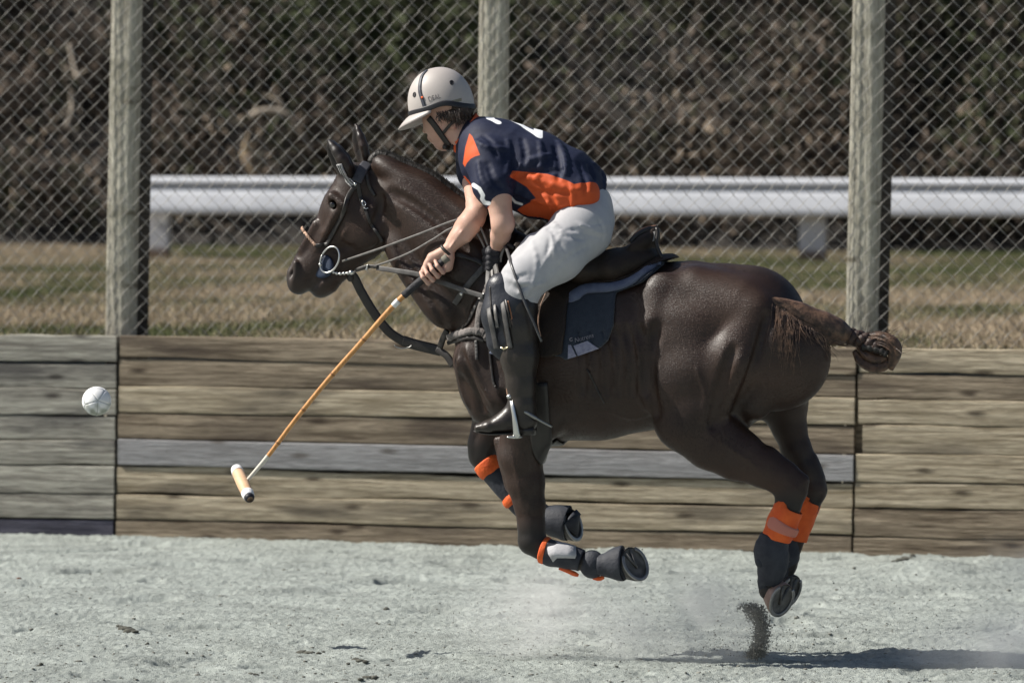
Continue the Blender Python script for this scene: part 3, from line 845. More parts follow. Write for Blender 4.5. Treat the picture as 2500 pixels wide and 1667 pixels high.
# trunk
c([(1275, 856, 0, 168, .80), (1345, 872, 0, 205, .80), (1450, 876, 0, 200, .86), (1560, 856, 0, 196, .84), (1640, 838, 0, 184, .82),
   (1760, 800, 0, 157, .92), (1826, 792, 0, 148, .92)], .03)
c([(1232, 930, 0, 118, .95), (1330, 930, 0, 145, .95)], .04)
c([(1235, 640, 0, 70, .42), (1330, 730, 0, 80, .6), (1500, 745, 0, 80, .7)], .05)          # withers and back
c([(1560, 690, 0, 44, 1.), (1690, 676, 0, 36, 1.6)], .06)
for s in (1, -1):
    c([(1850, 790, s * 66, 88, .9), (1894, 868, s * 62, 138, .62)], .025)                      # buttocks
    c([(1700, 720, s * 70, 74, .9), (1800, 760, s * 84, 84, .8)], .035)                       # gluteals
    hf.ell(H(1614, 716, s * 112), (40 * PX, 22 * PX, 50 * PX), k=.07)                        # point of hip
    c([(1835, 770, s * 100, 66, .8), (1790, 880, s * 128, 74, .7), (1728, 985, s * 122, 62, .7)], .014)   # biceps femoris
    c([(1900, 800, s * 92, 44, .8), (1886, 920, s * 104, 48, .7), (1846, 985, s * 92, 40, .8)], .016)
    c([(1850, 900, s * 40, 90, .8), (1790, 1000, s * 60, 60, .8)], .04)    # hamstring
    c([(1660, 790, s * 118, 66, .6), (1650, 930, s * 128, 72, .6), (1662, 1020, s * 120, 66, .7)], .04)
    c([(1705, 800, s * 112, 60, .7), (1700, 900, s * 124, 62, .7), (1700, 980, s * 118, 60, .7)], .05)   # quadriceps, stifle
    # shoulder blade, upper arm, triceps
    c([(1250, 650, s * 62, 46, .6), (1205, 770, s * 98, 56, .6), (1172, 870, s * 98, 58, .8)], .018)
    c([(1172, 880, s * 92, 58, .9), (1240, 960, s * 96, 66, .9), (1318, 1000, s * 92, 62, .8)], .018)
    c([(1280, 760, s * 100, 60, .6), (1320, 900, s * 118, 78, .6), (1335, 990, s * 104, 60, .7)], .018)
    c([(1150, 880, s * 46, 46, 1.), (1190, 990, s * 52, 50, 1.)], .025)                       # breast muscle
# neck
c([(962, 492, 0, 80, .55), (1037, 563, 0, 99, .56), (1136, 655, 0, 128, .58), (1246, 760, 0, 160, .62)], .03)
c(list(spline([(925, 396, 0, 14, 1.2), (967, 419, 0, 14, 1.6), (1040, 449, 0, 15, 1.8), (1104, 498, 0, 16, 1.8), (1160, 540, 0, 20, 1.8), (1235, 588, 0, 30, 1.4)], 30)), .045)
for s in (1, -1):
    c(list(spline([(975, 470, s * 30, 34, .6), (1060, 565, s * 40, 50, .6), (1150, 680, s * 58, 66, .6)], 16)), .04)
    c(list(spline([(962, 590, s * 26, 24, .8), (1010, 660, s * 34, 32, .8), (1090, 760, s * 50, 44, .8)], 14)), .03)
# head
c([(872, 452, 0, 58, .80), (846, 515, 0, 64, .78)], .02)
c([(846, 515, 0, 64, .78), (802, 588, 0, 52, .62), (762, 650, 0, 48, .68), (738, 676, 0, 41, .85)], .02)
c([(880, 552, 0, 74, .6), (893, 575, 0, 58, .6)], .02)
c([(868, 590, 0, 62, .5), (826, 640, 0, 44, .6), (795, 688, 0, 32, .9), (783, 700, 0, 29, 1.0)], .016)
c([(735, 684, 0, 40, .85), (728, 694, 0, 26, 1.2)], .014)
for s in (1, -1):
    hf.ell(H(884, 548, s * 36), (60 * PX, 16 * PX, 62 * PX), k=.018)                          # cheek
    c([(812, 480, s * 44, 14, 1.), (836, 500, s * 50, 13, 1.)], .014)                         # brow
    c([(820, 522, s * 46, 9, 1.), (796, 570, s * 34, 9, 1.)], .014)                           # cheek bone ridge
    hf.ball(812, 499, s * 50, 12.5, .006, 1., True)                                           # eye socket
    hf.ell(H(711, 657, s * 36), (8 * PX, 9 * PX, 19 * PX), R=[[.94, 0, .34], [0, 1, 0], [-.34, 0, .94]], k=.006, cut=True)   # nostril
    c([(722, 668, s * 30, 7, 1.), (722, 640, s * 32, 6, 1.)], .008)
    pass
    c([(770, 545, s * 22, 8, 1.), (735, 610, s * 20, 7, 1.)], .02)
# ears
def ear(base, tip, l0, l1, wide, face):
    B, T = H(*base, l0), H(*tip, l1)
    ax = T - B; Ln = np.linalg.norm(ax)
    side = nrm(np.cross(ax, face)); f = nrm(np.cross(side, ax))
    prof = [(-.08, .5), (.12, .9), (.35, 1.), (.6, .82), (.8, .5), (.95, .18)]
    for (t0, w0), (t1, w1) in zip(prof[:-1], prof[1:]):
        for s_ in (-1, 0, 1):
            q = lambda t, w: B + ax * t + side * s_ * wide * w * .62 - f * (0 if s_ else .3) * wide * w
            hf.cone(q(t0, w0), wide * .34 * w0 + .004, q(t1, w1), wide * .34 * w1 + .003, .010)
    for (t0, w0), (t1, w1) in zip(prof[1:-1], prof[2:]):
        q = lambda t, w: B + ax * t + f * wide * w * .42
        hf.cone(q(t0, w0), wide * .36 * w0, q(t1, w1), wide * .36 * w1, .008, cut=True)
ear((846, 420), (799, 341), 44, 56, 41 * PX, np.array([-.55, -.35, -.3]))
ear((889, 392), (866, 301), -34, -40, 29 * PX, np.array([-.8, -.6, .05]))
# legs: near fore, far fore, near hind, far hind
c([(1332, 1000, 88, 70, .7), (1285, 1050, 84, 62, .75), (1271, 1114, 80, 54, .75), (1283, 1178, 78, 47, .75), (1293, 1232, 76, 38, .8), (1297, 1280, 76, 33, .85), (1299, 1318, 76, 36, .85)], .02)
c([(1300, 1322, 76, 34, .85), (1322, 1339, 76, 27, .8), (1345, 1350, 76, 22, .8), (1400, 1363, 76, 22, .8), (1446, 1376, 76, 27, .85), (1472, 1378, 76, 21, .9), (1502, 1376, 76, 25, .9)], .014)
hf.ball(1290, 1308, 70, 22, .012, .9)
c([(1215, 970, -76, 62, .7), (1196, 1050, -78, 46, .75), (1182, 1085, -78, 40, .8), (1178, 1111, -78, 36, .85)], .02)
c([(1180, 1113, -78, 34, .85), (1205, 1155, -78, 25, .8), (1262, 1222, -78, 23, .8), (1312, 1256, -78, 27, .85), (1342, 1268, -78, 23, .9), (1370, 1273, -78, 26, .9)], .014)
c([(1690, 1000, 112, 82, .7), (1676, 1026, 108, 78, .75), (1740, 1072, 100, 76, .7), (1799, 1108, 96, 64, .7), (1860, 1139, 92, 49, .72), (1905, 1164, 90, 41, .72), (1930, 1190, 88, 41, .7)], .02)
c([(1960, 1172, 88, 17, 1.), (1930, 1150, 90, 15, .8), (1880, 1110, 92, 18, .8)], .02)
c([(1932, 1198, 88, 40, .72), (1923, 1236, 86, 32, .78), (1910, 1268, 84, 26, .8), (1894, 1320, 84, 24, .8), (1882, 1376, 82, 29, .85), (1875, 1410, 82, 22, .9), (1876, 1440, 82, 25, .9)], .014)
c([(1890, 930, -90, 92, .7), (1912, 985, -92, 62, .75), (1926, 1040, -92, 43, .75), (1945, 1100, -92, 37, .78), (1966, 1150, -92, 36, .75), (1982, 1192, -92, 37, .72)], .02)
c([(2000, 1168, -92, 16, 1.), (1984, 1118, -92, 13, .9)], .014)
c([(1984, 1198, -92, 36, .72), (1972, 1238, -92, 27, .8), (1958, 1278, -92, 24, .8), (1936, 1330, -92, 23, .8), (1918, 1378, -92, 28, .85), (1910, 1410, -92, 22, .9), (1912, 1436, -92, 24, .9)], .014)
# bones, tendons and folds that catch the light
for s in (1, -1):
    c([(1604, 715, s * 112, 16, 1.), (1588, 790, s * 134, 18, 1.), (1578, 860, s * 142, 22, 1.), (1604, 970, s * 128, 30, 1.)], .05)   # flank fold
    c([(1150, 900, s * 84, 7, 1.), (1166, 990, s * 88, 9, 1.)], .02)
    c([(1216, 1075, s * 78, 12, 1.), (1240, 1190, s * 78, 8, 1.)], .012) if s > 0 else None
def groove(pts, r, k=.02, off=.004, cut=True, both=True):
    P = np.array([hf.hit(u, v, off=off) for u, v in spline(pts, 14)])
    for _ in range(2): P[1:-1] = .5 * P[1:-1] + .25 * (P[:-2] + P[2:])
    for a_, b_ in zip(P[:-1], P[1:]):
        hf.cone(a_, r * PX, b_, r * PX, k, cut=cut)
        if both: hf.cone(a_ * [1, -1, 1], r * PX, b_ * [1, -1, 1], r * PX, k, cut=cut)
for s in (1, -1):
    pn = hf.hit(713, 667, off=0.); pn = pn * [1, s, 1] if s < 0 else pn
    hf.ell(pn, (7 * PX, 8 * PX, 16 * PX), R=[[.92, 0, .39], [0, 1, 0], [-.39, 0, .92]], k=.008, cut=True)
groove([(722, 640), (724, 664), (716, 690)], 4, .012, -.002, False)
groove([(744, 722), (764, 702), (788, 678)], 3.4, .006, .002)
groove([(1872, 770), (1850, 860), (1822, 940), (1790, 1010)], 7, .022)            # between the hamstrings
groove([(1790, 850), (1768, 910), (1750, 980), (1740, 1040)], 6, .03)
groove([(1600, 800), (1585, 880), (1588, 960), (1600, 1010)], 9, .03)              # flank
groove([(1225, 960), (1262, 1000), (1300, 1050)], 6, .02)
groove([(1126, 860), (1150, 930), (1178, 1000)], 6, .02)
groove([(1140, 850), (1168, 920), (1200, 980)], 5, .012, -.002, False)
groove([(968, 604), (1010, 668), (1062, 750), (1088, 800)], 5, .018)              # jugular groove
groove([(955, 470), (1020, 505), (1090, 560), (1150, 620)], 6, .03)
groove([(905, 560), (925, 520), (930, 480)], 6, .02)                               # behind the jaw
groove([(868, 600), (842, 604), (812, 612)], 3, .012)
groove([(836, 520), (806, 570), (782, 610)], 4, .016)
for k_ in range(6):                                                               # ribs
    u0 = 1410 + k_ * 30
    groove([(u0, 800), (u0 + 14, 880), (u0 + 12, 960)], 4, .03, .003)
for p_ in ([(1700, 900), (1720, 960), (1716, 1020), (1735, 1070)], [(1762, 1080), (1810, 1112), (1860, 1150)], [(1245, 1090), (1262, 1160), (1275, 1230)], [(1480, 1000), (1540, 1020), (1585, 1010)],
           [(800, 560), (784, 590), (770, 612)], [(846, 560), (828, 590)]):
    groove(p_, 2.6, .008, -.001, False)                                           # veins
groove([(1120, 880), (1128, 940), (1146, 990)], 6, .014, -.002, False)
hv, hq = hf.mesh(3)
pts_d = np.full(len(hv), 9.)
for (u, v, l, r_) in ((820, 370, 48, 52), (846, 405, 46, 40), (868, 330, -38, 34), (884, 372, -36, 30), (705, 690, 0, 34), (735, 712, 0, 34), (770, 716, 0, 34), (700, 660, 0, 26), (712, 666, 44, 16),
                      (1298, 1325, 76, 60), (1380, 1360, 76, 80), (1480, 1376, 76, 80), (1180, 1112, -78, 50), (1260, 1220, -78, 70), (1350, 1270, -78, 60), (1925, 1240, 86, 50), (1880, 1400, 82, 70), (1975, 1240, -92, 50), (1912, 1400, -92, 70)):
    pts_d = np.minimum(pts_d, np.linalg.norm(hv - H(u, v, l), axis=1) - r_ * PX)
body = mesh_obj('body', hv, hq, COAT, horse, attrs={'points': pts_d})
attr_mix(COAT, 'points', (.012, .009, .008), .03)
# the short coat itself: fine hairs lying back along the body
r2 = np.random.default_rng(91)
q4 = hv[hq]; e1 = q4[:, 1] - q4[:, 0]; e2 = q4[:, 3] - q4[:, 0]
nq = np.cross(e1, e2); ar = np.linalg.norm(nq, axis=1); nq /= ar[:, None] + 1e-12
cq = q4.mean(1)
keep = (pts_d[hq].mean(1) > .02)
pr = ar * keep * np.where(cq[:, 1] < .06, 1., .25); pr /= pr.sum()
nh = 240000
fi = r2.choice(len(hq), nh, p=pr)
a_, b_ = r2.random((2, nh, 1))
P0 = q4[fi, 0] + e1[fi] * a_ + e2[fi] * b_
N0 = nq[fi]
flow = np.stack([.9 + 0 * P0[:, 0], 0 * P0[:, 0], -.45 - .3 * np.sin(P0[:, 0] * 5)], 1)
flow[P0[:, 2] < H(1300, 1000)[2]] = [.25, 0, -1.]
flow = flow + r2.normal(0, .22, flow.shape)
T0 = flow - N0 * (flow * N0).sum(1)[:, None]; T0 /= np.linalg.norm(T0, axis=1)[:, None] + 1e-9
Ln = r2.uniform(.006, .012, nh)[:, None]; S0 = np.cross(N0, T0) * .0009
tip = P0 + T0 * Ln + N0 * Ln * r2.uniform(.06, .26, nh)[:, None]
V = np.stack([P0 - S0 - N0 * .001, P0 + S0 - N0 * .001, tip], 1).reshape(-1, 3)
tone = np.clip(vnoise(P0[:, 0] * 4 + 3, P0[:, 2] * 5, 5, 4) * 1.5 - .3 + r2.normal(0, .25, nh), 0, 1)
HC_ = mat('coat_hair', (.010, .005, .0034), .5, spec=.35)
N_, L_ = HC_.node_tree.nodes, HC_.node_tree.links
at = N_.new('ShaderNodeAttribute'); at.attribute_name = 'tone'
rp = N_.new('ShaderNodeValToRGB'); rp.color_ramp.elements[0].color = (.0095, .0048, .0032, 1); rp.color_ramp.elements[1].color = (.068, .036, .024, 1)
L_.new(at.outputs['Fac'], rp.inputs[0]); L_.new(rp.outputs[0], N_['Principled BSDF'].inputs['Base Color'])
tag(mesh_obj('coat_hair', V, np.arange(3 * nh).reshape(nh, 3), HC_, horse, smooth=False, attrs={'tone': np.repeat(tone, 3)}), kind='stuff')
for s in (1, -1):
    e = ellipsoid(H(813, 500, s * 46), 9 * PX, 7 * PX, 9 * PX, 16, 10)
    mesh_obj('eye', e[0], e[1], mat('eye', (.006, .004, .003), .06, spec=.9), horse)

# hogged mane: a stiff dark brush along the crest
crest = []
for u, v in spline([(908, 377), (925, 380), (967, 405), (1040, 434), (1075, 460), (1104, 482), (1150, 515), (1215, 552)], 140):
    vs = np.arange(v - 30, v + 40, .5); d_ = hf.sample(np.array([H(u, x, 0) for x in vs])); k_ = np.where(d_ < 0)[0]
    crest.append((u, vs[k_[0]] if len(k_) else v))
crest = np.array(crest)
V, Fm = [], []
r2 = np.random.default_rng(3)
for i, (u, v) in enumerate(crest):
    for j in range(14):
        du, dl = r2.normal(0, 2.), r2.normal(0, 5.5)
        b = H(u + du, v + 6, dl)
        t = H(u + du + 3 + r2.normal(0, 2), v - 8 + r2.normal(0, 1.8), dl * 1.2)
        wv = np.array([.0022, 0, .0012])
        n0 = len(V); V += [b - wv, b + wv, t + wv * .4, t - wv * .4]; Fm.append([n0, n0 + 1, n0 + 2, n0 + 3])
cm, cf = tube([H(u, v + 2) for u, v in crest], 12 * PX, 8)
n0 = len(V); V = list(V) + list(cm); Fm += [[i + n0 for i in q] for q in cf]
mesh_obj('mane', V, Fm, HAIR, horse)

# tail: dock hair, a bound braid and the folded end
path = spline([(1868, 728), (1900, 742), (1945, 768), (1995, 794), (2040, 808), (2075, 822)], 40)
rr = np.interp(np.linspace(0, 1, 40), [0, .15, .4, .65, .85, 1], [3, 16, 38, 44, 36, 20]) * PX
tm = MB()
core = np.array([hf.hit(u, v, off=-.012, fall=H(u, v, 50)) if i_ < 14 else H(u, v, np.interp(i_, [14, 39], [70, 20])) for i_, (u, v) in enumerate(path)])
for _ in range(12): core[1:-1] = .5 * core[1:-1] + .25 * (core[:-2] + core[2:])
v_, f_ = tube(core, rr * .9, 16); tm.add(v_, f_)
r2 = np.random.default_rng(11)
def strand(P, w, mb):
    P = np.asarray(P); t = np.gradient(P, axis=0)
    n_ = len(P); sd = np.cross(t, np.array([.2, -1, .2])); sd /= np.linalg.norm(sd, axis=1)[:, None] + 1e-9
    ww = w * np.linspace(1, .25, n_)[:, None]
    V = np.vstack([P - sd * ww, P + sd * ww])
    mb.add(V, [[i, i + 1, n_ + i + 1, n_ + i] for i in range(n_ - 1)])
for i in range(420):
    a = r2.uniform(0, 2 * math.pi); i0 = int(r2.uniform(0, 20)); i1 = min(39, i0 + int(r2.uniform(12, 24)))
    ii = np.arange(i0, i1)
    ph = a + (ii - i0) * r2.normal(0, .012)
    off = np.stack([-.45 * np.sin(ph), np.cos(ph) * 1., np.sin(ph) * .9], 1) * (rr[ii] * (1 + .1 * r2.random() + np.maximum(0, (ii - i0) / 24 - .5) * .25 * r2.random()))[:, None]
    strand(core[ii] + off, .0016, tm)
for i in range(130):                                                         # loose hair hanging under the dock
    u0 = r2.uniform(1900, 2020); v0 = np.interp(u0, [1900, 1945, 2020], [748, 790, 826]) + r2.uniform(-10, 8)
    near = r2.random() < .6
    u0 = r2.normal(1922, 14) if near else u0
    v0 = 752 + (u0 - 1900) * .6 if near else v0
    Ln = r2.uniform(50, 150) if near else r2.uniform(20, 62)
    l0 = r2.uniform(20, 62)
    dx = r2.normal(-4, 9) if near else r2.normal(30, 14)
    P = [hf.hit(u0 + dx * t + r2.normal(0, 1.2) + 5 * math.sin(3 * t + i), v0 + Ln * t, off=.004 + .006 * (i % 4), fall=H(u0 + dx * t, v0 + Ln * t, 60)) for t in np.linspace(0, 1, 9)]
    strand(P, .0017, tm)
tail = tm.build('tail', TAILHAIR, horse)
bm_ = MB()
bp = spline([(2056, 812), (2078, 822), (2100, 828), (2124, 836), (2140, 846)], 15)
for i, (u, v) in enumerate(bp):
    rr_ = (20 + 4 * math.sin(i * 2.1)) * PX
    for q in range(3):
        a = q * 2.1 + i * 1.4
        p = H(u, v, 20) + np.array([0, math.cos(a), math.sin(a)]) * 11 * PX
        e = ellipsoid(p, 14 * PX, 12 * PX, 12 * PX, 10, 6); bm_.add(*e)
for i in range(60):
    u, v = bp[r2.integers(0, 14)]; p = H(u, v, 20 + r2.normal(0, 12)) + np.array([0, 0, .03 * r2.choice([-1, 1])])
    strand([p, p + r2.normal(0, .012, 3), p + r2.normal(0, .018, 3)], .0012, bm_)
bm_.build('tail_braid', mat('braid_hair', (.022, .010, .008), .6, (.05, .026, .018), 60, 3, .4, 90), tail)
tf = MB()
for k, pts in enumerate([[(2086, 856), (2100, 880), (2130, 896), (2158, 894), (2172, 880)], [(2100, 824), (2144, 820), (2180, 834), (2190, 862), (2174, 902)],
                         [(2096, 846), (2116, 866), (2140, 878), (2166, 872)], [(2110, 834), (2146, 834), (2172, 846), (2180, 872), (2168, 896)]]):
    s_ = spline(pts, 16)
    for j in range(38):
        o = r2.normal(0, 1, 3) * np.array([4, 12, 4.5]) * PX
        w = np.sin(np.linspace(.25, 2.9, 16))[:, None]
        strand([H(u, v, 22) + o * w[i] for i, (u, v) in enumerate(s_)], .0022, tf)
    v_, f_ = tube([H(u, v, 20) for u, v in s_], (12 * np.sin(np.linspace(.35, 2.7, 16)) + 2) * PX, 10); tf.add(v_, f_)
for i in range(70):
    s_ = r2.integers(0, 4); u, v = [(2100, 826), (2184, 850), (2130, 896), (2160, 822)][s_]; p = H(u + r2.normal(0, 8), v + r2.normal(0, 5), 22 + r2.normal(0, 10))
    d_ = np.array([.02, 0, .004]) + r2.normal(0, .012, 3); strand([p, p + d_, p + 1.8 * d_ + r2.normal(0, .006, 3)], .0011, tf)
tf.build('tail_end', TAILHAIR, tail)
s_ = spline([(2104, 846), (2128, 850), (2150, 856), (2166, 866)], 14)
v_, f_ = tube([H(u, v, 34) for u, v in s_], np.array([9 + 2 * math.sin(i * 2.2) for i in range(14)]) * PX, 8); mesh_obj('tail_tie', v_, f_, HAIR, tail)

# hooves
def hoof(cpx, l, n, toe, name_mat, Ln=.075, size=.066, shoe=True):
    """cpx: pixel of the sole's middle; n: outward normal of the sole (right, away, up); toe: direction of the toe"""
    C_ = H(*cpx, l); n = nrm(n); toe = nrm(np.asarray(toe) - n * np.dot(toe, n)); sd = np.cross(n, toe)
    seg = 24
    ring = lambda base, rt, rs, rh: [base + toe * (math.cos(a) * (rt if math.cos(a) > 0 else rh)) + sd * math.sin(a) * rs * (1 if math.cos(a) > -.3 else .92) for a in np.linspace(0, 2 * math.pi, seg, endpoint=False)]
    m = MB()
    rows = []
    for t, sc_, sh in ((1.0, .70, .30), (.93, .76, .27), (.6, .85, .16), (.25, .95, .05), (.0, 1.0, 0), (-.03, .97, 0)):
        base = C_ - n * Ln * t - toe * sh * size
        rows.append(ring(base, size * 1.08 * sc_, size * sc_, size * .95 * sc_))
    # heel is lower than the toe
    V = np.array(rows).reshape(-1, 3)
    F_ = [[i * seg + k, i * seg + (k + 1) % seg, (i + 1) * seg + (k + 1) % seg, (i + 1) * seg + k] for i in range(5) for k in range(seg)]
    F_.append(list(range(seg))[::-1])
    m.add(V, F_)
    ho = m.build('hoof', name_mat, horse)
    s = MB()
    a0 = ring(C_ + n * .001, size * 1.0, size * .93, size * .88); a1 = ring(C_ - n * .005, size * .78, size * .70, size * .7)
    a2 = ring(C_ - n * .007 - toe * .008, size * .3, size * .3, size * .5); fr = C_ - n * .003 - toe * .02
    V = np.array(a0 + a1 + a2 + [fr]); F_ = []
    for r_ in range(2):
        F_ += [[r_ * seg + k, (r_ + 1) * seg + k, (r_ + 1) * seg + (k + 1) % seg, r_ * seg + (k + 1) % seg] for k in range(seg)]
    F_ += [[2 * seg + k, 3 * seg, 2 * seg + (k + 1) % seg] for k in range(seg)]
    s.add(V, F_)
    frog = [C_ - n * .004 - toe * size * .75, C_ - n * .002 + toe * size * .25]
    s.add(*tube([frog[0] + sd * .018, frog[1], frog[0] - sd * .018], .008, 8))
    s.build('sole', SOLE, ho)
    if shoe:
        ang = np.linspace(-2.45, 2.45, 30)
        P = [C_ + n * .003 + toe * math.cos(a) * (size * .98 if math.cos(a) > 0 else size * .86) + sd * math.sin(a) * size * .89 for a in ang]
        v_, f_ = tube(P, .0075, 8, .5, normal=n)
        mesh_obj('horseshoe', v_, f_, mat('worn_iron', (.22, .22, .22), .45, (.35, .34, .33), 30, metal=.8), ho)
    return ho
hoof((1549, 1374), 76, (.80, -.48, .38), (.5, .1, -.85), HOOFM, .078, .073)
hoof((1398, 1279), -78, (.93, -.30, .28), (.4, 0, -.9), HOOFM, .075, .068)
hoof((1908, 1462), 82, (.80, -.50, -.30), (-.36, 0, -.93), PINKHOOF, .070, .070)
hoof((1930, 1440), -92, (.86, -.42, -.30), (-.36, 0, -.93), HOOFM, .070, .068)

# leg boots and wraps
def legtube(pts, mat_, name, parent, seg=20, lump=0., n=None, seed=0):
    """pts: (u, v, l, r_px); a padded sleeve round the leg"""
    q = spline([tuple(H(*p[:3])) + (p[3] * PX,) for p in pts], n or 5 * len(pts))
    v_, f_ = tube(q[:, :3], q[:, 3], seg)
    if lump:
        r3 = np.random.default_rng(seed)
        ph = r3.uniform(0, 6, 6); cen = np.repeat(q[:, :3], seg, axis=0)
        d = v_ - cen; dn = d / np.linalg.norm(d, axis=1)[:, None]
        x = v_ @ r3.normal(0, 70, (3, 6)) + ph
        v_ = v_ + dn * (np.sin(x).sum(1) / 6 * lump)[:, None]
    return mesh_obj(name, v_, f_, mat_, parent)
b = legtube([(1332, 1343, 76, 33), (1345, 1349, 76, 34), (1375, 1356, 76, 32), (1402, 1362, 76, 30), (1420, 1368, 76, 28)], NAVYBOOT, 'leg_boot', horse, lump=.0025)
legtube([(1322, 1340, 76, 30), (1325, 1341, 76, 34), (1334, 1344, 76, 34.5), (1338, 1345, 76, 31)], ORANGE, 'wrap', b, lump=.002, seed=2)
def shell(pts_px, l_out, name, mat_, parent):
    """a stiff curved plate strapped to the viewer's side of the boot: rows of pixels across it"""
    V, n0 = [], len(pts_px[0])
    for row in pts_px:
        for (u, v, dl) in row: V.append(H(u, v, l_out + dl))
    m_ = len(pts_px)
    F_ = [[i * n0 + k, i * n0 + k + 1, (i + 1) * n0 + k + 1, (i + 1) * n0 + k] for i in range(m_ - 1) for k in range(n0 - 1)]
    o = mesh_obj(name, V, F_, mat_, parent)
    s = o.modifiers.new('solid', 'SOLIDIFY'); s.thickness = .006
    return o
shell([[(1342, 1318, -22), (1335, 1334, 2), (1338, 1352, 10), (1350, 1372, 4)], [(1360, 1320, -20), (1356, 1336, 5), (1357, 1350, 11), (1360, 1362, 9)],
       [(1385, 1325, -20), (1384, 1340, 5), (1383, 1352, 11), (1382, 1362, 9)], [(1406, 1332, -20), (1407, 1345, 2), (1407, 1355, 8), (1404, 1363, 7)]], 76 + 27, 'splint_plate', GREYBOOT, b)
e = ellipsoid(H(1446, 1377, 76), 33 * PX, 27 * PX, 36 * PX, 24, 16); mesh_obj('fetlock_pad', e[0], e[1], NAVYBOOT, b)
legtube([(1462, 1378, 76, 26), (1480, 1378, 76, 31), (1502, 1376, 76, 41), (1520, 1375, 76, 45), (1521, 1375, 76, 40)], NAVYBOOT, 'bell_boot', b, lump=.003, seed=4)
legtube([(1366, 1385, 76, 6), (1400, 1399, 76, 6), (1412, 1404, 76, 4)], ORANGE, 'strap', b, lump=.002)
legtube([(1448, 1410, 76, 5), (1462, 1412, 76, 6), (1474, 1408, 76, 4)], ORANGE, 'strap', b, lump=.002)
b = legtube([(1196, 1142, -78, 30), (1215, 1166, -78, 31), (1255, 1214, -78, 29), (1290, 1246, -78, 31), (1318, 1258, -78, 34), (1340, 1266, -78, 28)], NAVYBOOT, 'leg_boot', horse, lump=.003, seed=5)
legtube([(1184, 1124, -78, 32), (1187, 1128, -78, 37), (1200, 1146, -78, 36), (1206, 1154, -78, 30)], ORANGE, 'wrap', b, lump=.003, seed=6)
legtube([(1246, 1206, -78, 29), (1252, 1212, -78, 33), (1260, 1220, -78, 33), (1264, 1226, -78, 29)], ORANGE, 'strap', b, lump=.002, seed=7)
legtube([(1325, 1262, -78, 30), (1345, 1268, -78, 38), (1372, 1274, -78, 44), (1384, 1277, -78, 45), (1385, 1277, -78, 40)], NAVYBOOT, 'bell_boot', b, lump=.003, seed=8)
for (x0, l, sd_) in ((0, 82, 0), (46, -92, 20)):
    y0 = 0 if x0 == 0 else -2
    k = 1 if x0 == 0 else .8
    b = legtube([(1893 + x0 * .9, 1308 + y0, l, 34 * k), (1884 + x0 * .85, 1340 + y0, l, 43 * k), (1884 + x0 * .7, 1366, l, 42 * k), (1884 + x0 * .6, 1386, l, 38 * k), (1880 + x0 * .6, 1410, l, 32 * k), (1876 + x0 * .7, 1426, l, 28 * k), (1876 + x0 * .7, 1428, l, 22 * k)],
            NAVYBOOT, 'leg_boot', horse, lump=.006, seed=9 + sd_)
    legtube([(1928 + x0 * 1.12, 1236 + y0 * 8, l, 30 * k), (1925 + x0 * 1.12, 1240 + y0 * 8, l, 38 * k), (1914 + x0 * 1.05, 1268 + y0 * 4, l, 39 * k), (1902 + x0, 1298 + y0, l, 38 * k), (1896 + x0, 1314, l, 37 * k), (1895 + x0, 1318, l, 30 * k)], ORANGE, 'wrap', b, lump=.005, seed=10 + sd_)
    if x0 == 0:
        legtube([(1917, 1272, l + 2, 38.6), (1914, 1277, l + 2, 41), (1908, 1292, l + 2, 40.5), (1906, 1297, l + 2, 38.6)], mat('salmon_label', (.50, .18, .13), .7), 'label_strip', b, lump=.004, seed=10)
        for (u, v, r_) in ((1862, 1345, 16), (1856, 1372, 13)):
            e = ellipsoid(H(u, v, l + 28), r_ * PX, 9 * PX, 13 * PX); mesh_obj('boot_pad', e[0], e[1], NAVYBOOT, b)
# ------------------------------------------------------------------ saddle pad and saddle (shaped on the horse's back)
def onto(field, u, v, off=0.0):
    return field.hit(u, v, off=off)
def pxgrid(fld):
    X = fld.ax[0][:, None, None]; Y = fld.ax[1][None, :, None]; Z = fld.ax[2][None, None, :]
    return X, Y, Z
def blanket(name, poly, t_in, t_out, material, parent, lo_l=-400, h=.006, l_ref=150, round_=.006, field=None, smooth=1, zmin=None):
    """a layer of thickness t_out - t_in lying on the horse, cut to an outline (photo pixels at l_ref) on both flanks"""
    poly3 = np.array([H(u, v, l_ref) for u, v in poly])
    lo = np.array([poly3[:, 0].min() - .03, -.44, poly3[:, 2].min() - .03]); hi = np.array([poly3[:, 0].max() + .03, .44, poly3[:, 2].max() + .03])
    f = Field(lo, hi, h)
    X, Y, Z = np.meshgrid(f.ax[0], f.ax[1], f.ax[2], indexing='ij')
    d = (field or hf).sample(np.stack([X, Y, Z], -1))
    p2 = poly_sd(f.ax[0][:, None] + 0 * f.ax[2][None, :], f.ax[2][None, :] + 0 * f.ax[0][:, None], poly3[:, [0, 2]])[:, None, :]
    a = d - t_out
    k = round_
    m = np.maximum(a, p2) + np.maximum(k - np.abs(a - p2), 0) ** 2 / k * .25
    f.D = np.maximum(m, t_in - d).astype(np.float32)
    v, q = f.mesh(smooth)
    return mesh_obj(name, v, q, material, parent), f
PADNAVY = mat('pad_navy', (.012, .020, .034), .85, (.020, .028, .044), 40, 4, .3, 200, sheen=.2)
PADBLUE = mat('pad_edge', (.085, .10, .16), .9, (.12, .14, .20), 30, 4, .4, 160)
PATCH = mat('quilted_patch', (.30, .30, .38), .85, (.22, .22, .30), 60, 3, .8, 90)
pad = tag(empty('saddle_pad', HF, H(1440, 760, 0)), 'navy saddle pad with pale blue rolled top edge and printed corner, under the saddle', 'saddle pad')
